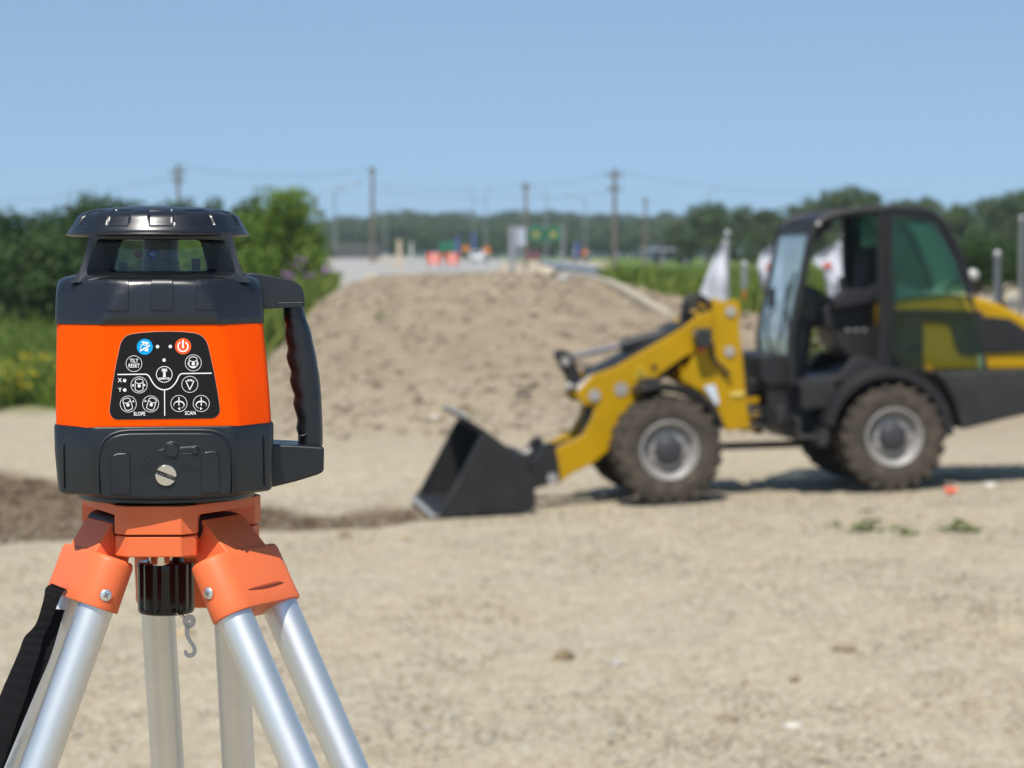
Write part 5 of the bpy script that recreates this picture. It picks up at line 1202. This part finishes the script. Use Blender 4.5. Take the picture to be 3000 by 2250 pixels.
k = Ink(); k.circ(1416, 973, 131, 131, 7); k.stroke([(1350, 914), (1416, 1062)], 14); k.stroke([(1484, 914), (1416, 1062)], 14); k.stroke([(1380, 912), (1416, 902), (1456, 912)], 12)
k.poly([(1366, 920), (1396, 884), (1404, 926)]); k.poly([(1470, 920), (1436, 884), (1430, 926)]); k.done('button')
k = Ink(); k.circ(419, 1292, 131, 131, 7); cyl_icon(k, 409, 1294, -18, 62, 126); k.poly([(500, 1228), (480, 1254), (518, 1264)]); k.done('button')
k = Ink(); k.circ(781, 1290, 131, 131, 7); cyl_icon(k, 795, 1290, 17, 62, 126); k.poly([(692, 1222), (680, 1258), (718, 1250)]); k.done('button')
for cx, sg_ in ((1240, 1), (1601, -1)):
    k = Ink(); k.circ(cx, 1283, 131, 131, 7); k.stroke([(cx, 1182), (cx, 1318)], 14)
    pts, ws = [], []
    for j in range(33):
        a = rad(160+(265)*j/32); pts.append((cx+sg_*84*math.cos(a), 1306+58*math.sin(a))); ws.append(4+16*math.sin(math.pi*min(1, j/32*1.08+.0))**1.0*(1 if j > 8 else .6))
    k.stroke(pts, ws); k.poly([(cx-sg_*18, 1364), (cx+sg_*18, 1342), (cx+sg_*16, 1390)]); k.done('button')
k = Ink(); k.stroke([(244, 814), (690, 809)]+[(700+10*j, y) for j, y in enumerate((809.5, 811, 814, 819, 826, 836, 850))]+[(785, 892), (808, 935), (836, 975), (868, 1008), (905, 1035), (950, 1055), (1004, 1062), (1055, 1054), (1100, 1034), (1136, 1006), (1168, 970), (1196, 930), (1218, 886), (1232, 852), (1246, 828), (1262, 812), (1282, 802), (1306, 798), (1770, 793)], 17)
k.stroke([(1006, 1062), (1009, 1482)], 14); k.done('divider_line')
K5 = 1/5.529/3780
def ptext(s, zx, zy, hpx, squeeze, weight=0): return text_mesh(s, hpx*K5/.70, 'lettering', M['white'], panel, *Q(zx, zy), YP, 0, squeeze, .00003, weight=weight+.00005)
ptext('TILT', 512, 593, 60, .80); ptext('RESET', 512, 673, 60, .78); ptext('SLOPE', 600, 1452, 58, .80); ptext('SCAN', 1424, 1440, 58, .80); ptext('REMOTE', 1001, 881, 28, 1.12, .00002)
ptext('X', 282, 909, 64, .95); ptext('Y', 285, 1064, 64, .95)

# ================================================================== TRIPOD
zg = terr(ax0.x, ax0.y)
FT = Frame(V((ax0.x, ax0.y, z0)), xv, yv, zv)
mt = Frame(V((ax0.x, ax0.y, zg)), xv, yv, zv).mat(); tri = empty('tripod', mat4=mt); tag(tri, 'orange headed aluminium tripod carrying the laser level', 'tripod')
DZ = z0-zg                                    # local z of the head top
hx = FT.hit(486, 1540, 0)[0]                  # head axis
def hp(p): return V((p[0]+hx, p[1], p[2]+DZ))
LUG = [rad(-97), rad(21), rad(134)]; pol = lambda r, a, t=0: (r*math.cos(a)-t*math.sin(a), r*math.sin(a)+t*math.cos(a))
def off(p): return (p[0]+hx, p[1])
plate = []
for a in sorted(LUG): plate += [pol(.0625, a, -.0315), pol(.0725, a, -.0205), pol(.0725, a, .0205), pol(.0625, a, .0315)]
head = MB().vprism([off(p) for p in plate], DZ-.0085, DZ-.0005).build('head', M['paint'], tri, bevel=.0009, seg=2)
for a in LUG:
    up = [(p_[0]*1.004, p_[1]*1.004) for p_ in [pol(.030, a, -.0315), pol(.0625, a, -.0315), pol(.0725, a, -.0205), pol(.0725, a, .0205), pol(.0625, a, .0315), pol(.030, a, .0315)]]
    MB().vprism([off(p) for p in up], DZ-.0228, DZ-.0007).build('lug', M['paint'], head, bevel=.0008)
    lo = [(p[0]*.985, p[1]*.985) for p in up]
    MB().vprism([off(p) for p in lo], DZ-.0400, DZ-.0241).build('clamp_lug', M['paint'], head, bevel=.0011)
MB().lathe([(0, DZ-.0395), (.031, DZ-.0395), (.031, DZ-.006), (0, DZ-.006)], (hx, 0, 0), 40).build('head_core', M['paint'], head, ang=30)
# legs
def leg(px, py, y, az, tn, slen, screw, label, slope_fix=0):
    a = rad(az); cx, cz = FT.hit(px, py, y); B0 = V((cx, y, cz+DZ)); r_ = V((math.cos(a), math.sin(a), 0)); t_ = V((-math.sin(a), math.cos(a), 0)); al = math.atan(tn)
    d = r_*math.sin(al)-V((0, 0, 1))*math.cos(al); n = r_*math.cos(al)+V((0, 0, 1))*math.sin(al)
    lg = empty('leg', tri); lg['label'] = label
    hw, rt = .0305, .0140
    def stad(u, R, ex): 
        out = []
        for s_, a0 in ((1, -90), (-1, 90)):
            for k in range(13): q = rad(a0+15*k); out.append(B0-d*u+t_*(s_*ex+R*math.cos(q))+n*(R*math.sin(q)))
        return out
    R = .0172
    b = MB().loft([stad(-.0002, R-.0014, hw), stad(0, R, hw), stad(.0015, R+.0004, hw), stad(.010, R, hw), stad(slen-.004, R, hw-.0005), stad(slen-.001, R-.0010, hw-.0005), stad(slen, R-.0025, hw-.0005)])
    br = b.build('bracket', M['paint'], lg, ang=40)
    # neck up to the pivot between the lugs
    pv = V((hx, 0, 0))+r_*.046+V((0, 0, DZ-.0205)); e0 = B0-d*(slen-.004)
    w = .0262
    ax_ = (pv-e0).normalized(); nn = t_.cross(ax_).normalized(); nn = nn if nn.dot(n) > 0 else -nn
    MB().hexa([e0-t_*w-n*.0155, e0+t_*w-n*.0155, e0+t_*w+n*.0155, e0-t_*w+n*.0155], [pv-t_*w-nn*.011, pv+t_*w-nn*.011, pv+t_*w+nn*.011, pv-t_*w+nn*.011]).build('neck', M['paint'], br, bevel=.0014, seg=3, fix=True)
    MB().tube([pv-t_*.029, pv+t_*.029], .0095, 20).build('pivot', M['cavity'], br)
    gz_ = 0
    for s_ in (-1, 1):
        p0 = B0+t_*s_*hw-d*.006
        # down to the ground under the foot
        q = p0; L_ = 1.0
        for _ in range(6):
            e = p0+d*L_; wp = mt @ e; L_ += (wp.z-terr(wp.x, wp.y))/math.cos(al)
        MB().tube([p0, p0+d*(L_-.02)], rt, 32).build('tube', M['alu'], lg, ang=50)
    e = B0+d*(L_-.03); MB().obox(e, t_*.05, n*.02, d*.035).build('foot', M['paint'], lg, bevel=.004)
    e = B0+d*(L_*.5); MB().obox(e, t_*.05, n*.022, d*.03).build('leg_clamp', M['paint'], lg, bevel=.004)
    if screw:
        # pan head screw facing the viewer
        sx, sy, snrm = screw; c_ = mt.inverted() @ C0; bm = bmesh.new(); bm.from_mesh(br.data); bv = BVHTree.FromBMesh(bm); bm.free()
        dd = (mt.inverted().to_3x3() @ ray(sx, sy)).normalized(); h, nr, _, _ = bv.ray_cast(c_, dd)
        if h is not None:
            nr = nr if nr.dot(dd) < 0 else -nr; rq = nr.to_track_quat('Z', 'Y'); so2 = empty('screw', lg); so2.matrix_local = Matrix.Translation(h) @ rq.to_matrix().to_4x4()
            MB().lathe([(.0055, -.001), (.0055, .0004), (.0049, .0004), (.0049, -.001)], (0, 0, 0), 28).build('screw_seat', M['paint'], so2)
            MB().lathe([(.0048, -.001), (.0048, .0004), (.0040, .0012), (.0, .0016)], (0, 0, 0), 28).build('screw_head', M['screw'], so2, ang=50)
            x_m = MB().box(-.0023, .0023, -.00055, .00055, .0005, .00185); x_m.box(-.00055, .00055, -.0023, .0023, .0005, .0018); xo = x_m.build('cross_slot', mat('screw_slot', (.12, .11, .10), .6), so2); xo.rotation_euler.z = .35
    return br, B0, d, n, t_
LB = leg(238, 1764, -.030, 203, .40, .040, (310, 1744, 0), 'left leg bracket with black strap')
RB = leg(754, 1788, -.054, -37, .53, .047, (611, 1738, 0), 'right leg with both tubes in view')
BB = leg(567, 1758, .085, 78, .24, .045, None, 'rear leg in shade behind the black knob')
# raised lip and slit on the right bracket
bm = bmesh.new(); bm.from_mesh(RB[0].data); bv = BVHTree.FromBMesh(bm); bm.free(); c_ = mt.inverted() @ C0
def onbr(px, py, lift):
    dd = (mt.inverted().to_3x3() @ ray(px, py)).normalized(); h, nr, _, _ = bv.ray_cast(c_, dd)
    return None if h is None else h-dd*lift
sl = [(728, 1727), (745, 1723), (765, 1719), (785, 1714), (805, 1709), (820, 1706), (830, 1706)]
sp_ = [onbr(x, y, .0002) for x, y in sl]; sp_ = [p for p in sp_ if p is not None]
if len(sp_) > 3: MB().tube(sp_, [.0003, .0009, .0013, .0015, .0014, .0010, .0003][:len(sp_)], 8).build('strap_slit', mat('shaded_groove_paint', (.30, .05, .014), .6), RB[0])
# knob, collar, wire and hook
kx, kz0 = FT.hit(487, 1795, 0); _, kz1 = FT.hit(487, 1644, 0); kz0 += DZ; kz1 += DZ
def fl(a, r, h):
    f = (math.cos(a*10)*.5+.5)**3; return r-.0011*f*(1 if r > .018 else 0)*ss(kz0+.002, kz0+.006, h), h
kp_ = [(0, kz0), (.0195, kz0), (.0215, kz0+.0008), (.0226, kz0+.003), (.0228, kz0+.010), (.0228, kz1-.012), (.0228, kz1-.006), (.0230, kz1-.003), (.0226, kz1-.001), (.0210, kz1), (.0150, kz1), (.0145, kz1+.006), (0, kz1+.006)]
kd = []
for (r1, h1), (r2, h2) in zip(kp_, kp_[1:]):
    n_ = 4 if abs(h2-h1) > .004 else 1
    for j in range(n_): kd.append((r1+(r2-r1)*j/n_, h1+(h2-h1)*j/n_))
kd.append(kp_[-1])
knob = MB().lathe(kd, (kx, 0, 0), 168, 'z', fl).build('knob', M['knob'], tri, ang=40)
cz1 = FT.hit(470, 1648, -.01)[1]+DZ
MB().lathe([(.0, cz1-.001), (.0088, cz1-.001), (.0094, cz1), (.0094, cz1+.008), (0, cz1+.008)], (FT.hit(472, 1640, -.0135)[0], -.0135, 0), 36).build('collar_screw', M['chrome'], tri, ang=50)
hk = empty('plumb_hook', tri); hook_m = mat('dull_zinc', (.52, .52, .51), .4, metal=.3, bump=.1, bscale=900)
HQ = lambda x, y: FT.h3(x/2.011, 1550+y/2.011, -.022)+V((0, 0, DZ))
class Flat:
    pass
def strip_prism(pts, ws, y0, y1):
    L, R = [], []
    for i in range(len(pts)):
        a, c = pts[max(i-1, 0)], pts[min(i+1, len(pts)-1)]; d2 = V((c.x-a.x, 0, c.z-a.z)).normalized(); nn = V((-d2.z, 0, d2.x))*ws[i]/2
        L.append(pts[i]+nn); R.append(pts[i]-nn)
    rings = [[V((l.x, y0, l.z)), V((r_.x, y0, r_.z)), V((r_.x, y1, r_.z)), V((l.x, y1, l.z))] for l, r_ in zip(L, R)]
    return MB().loft(rings)
hpts = smooth_path([(1112, 566, 0), (1103, 590, 0), (1104, 625, 0), (1120, 660, 0), (1141, 692, 0), (1147, 718, 0), (1138, 738, 0), (1120, 746, 0), (1102, 741, 0), (1094, 728, 0), (1095, 715, 0)], 5)
hw_ = [.0052, .0042, .0032, .0030, .0031, .0033, .0034, .0034, .0031, .0028, .0025]; hww = [hw_[min(len(hw_)-1, i//5)]*(1-(i % 5)/5)+hw_[min(len(hw_)-1, i//5+1)]*((i % 5)/5) for i in range(len(hpts))]
strip_prism([HQ(p.x, p.y) for p in hpts], hww, -.0228, -.0212).build('hook', hook_m, hk, bevel=.0003)
eye = [HQ(1115+24*math.cos(a), 543+24*math.sin(a)) for a in np.linspace(0, 6.2832, 25)]
strip_prism(eye, [.0042]*25, -.0228, -.0212).build('hook_eye', hook_m, hk, bevel=.0002)
MB().tube([HQ(1036, 494), HQ(1080, 524), HQ(1110, 542)], .0005, 6).build('wire', M['screw'], hk); MB().tube([HQ(1060, 490), HQ(1092, 522), HQ(1112, 538)], .0005, 6).build('wire', M['cavity'], hk)
# ---- strap: two layers of webbing down the left leg
SQ = lambda x, y, yy_: FT.h3(x/2.011, 1550+y/2.011, yy_)+V((0, 0, DZ))
def webbing(Lp, Rp, y0, y1, name):
    Ls = smooth_path([(*p, 0) for p in Lp], 6); Rs = smooth_path([(*p, 0) for p in Rp], 6); rings = []; n_ = len(Ls)
    for i, (a, c) in enumerate(zip(Ls, Rs)):
        yy_ = y0+(y1-y0)*i/(n_-1); w_ = .0003*math.sin(i*1.9); A = SQ(a.x, a.y, yy_+w_); C_ = SQ(c.x, c.y, yy_+.004+w_); up_ = V((0, .0016, 0))
        rings.append([A, (A+C_)/2+V((0, -.0006, 0)), C_, C_+up_, A+up_])
    return MB().loft(rings).build(name, M['strap'], st_, ang=50)
st_ = empty('strap', tri)
webbing([(300, 326), (268, 350), (255, 420), (210, 560), (142, 640), (112, 720), (56, 850), (8, 960), (-60, 1140), (-150, 1430)], [(392, 362), (372, 372), (335, 455), (300, 550), (256, 640), (232, 740), (192, 860), (150, 1000), (90, 1170), (2, 1430)], -.049, -.062, 'strap_webbing')
webbing([(300, 470), (280, 560), (236, 650), (210, 750), (170, 870), (128, 1000), (65, 1170), (-30, 1430)], [(382, 478), (356, 560), (330, 650), (300, 745), (262, 840), (210, 960), (130, 1150), (14, 1430)], -.043, -.055, 'strap_return')
MB().hexa([SQ(300, 326, -.050), SQ(392, 364, -.046), SQ(392, 364, -.030), SQ(300, 326, -.030)], [SQ(302, 318, -.049), SQ(394, 356, -.045), SQ(394, 356, -.030), SQ(302, 318, -.030)]).build('strap_fold', M['strap'], st_, bevel=.001)
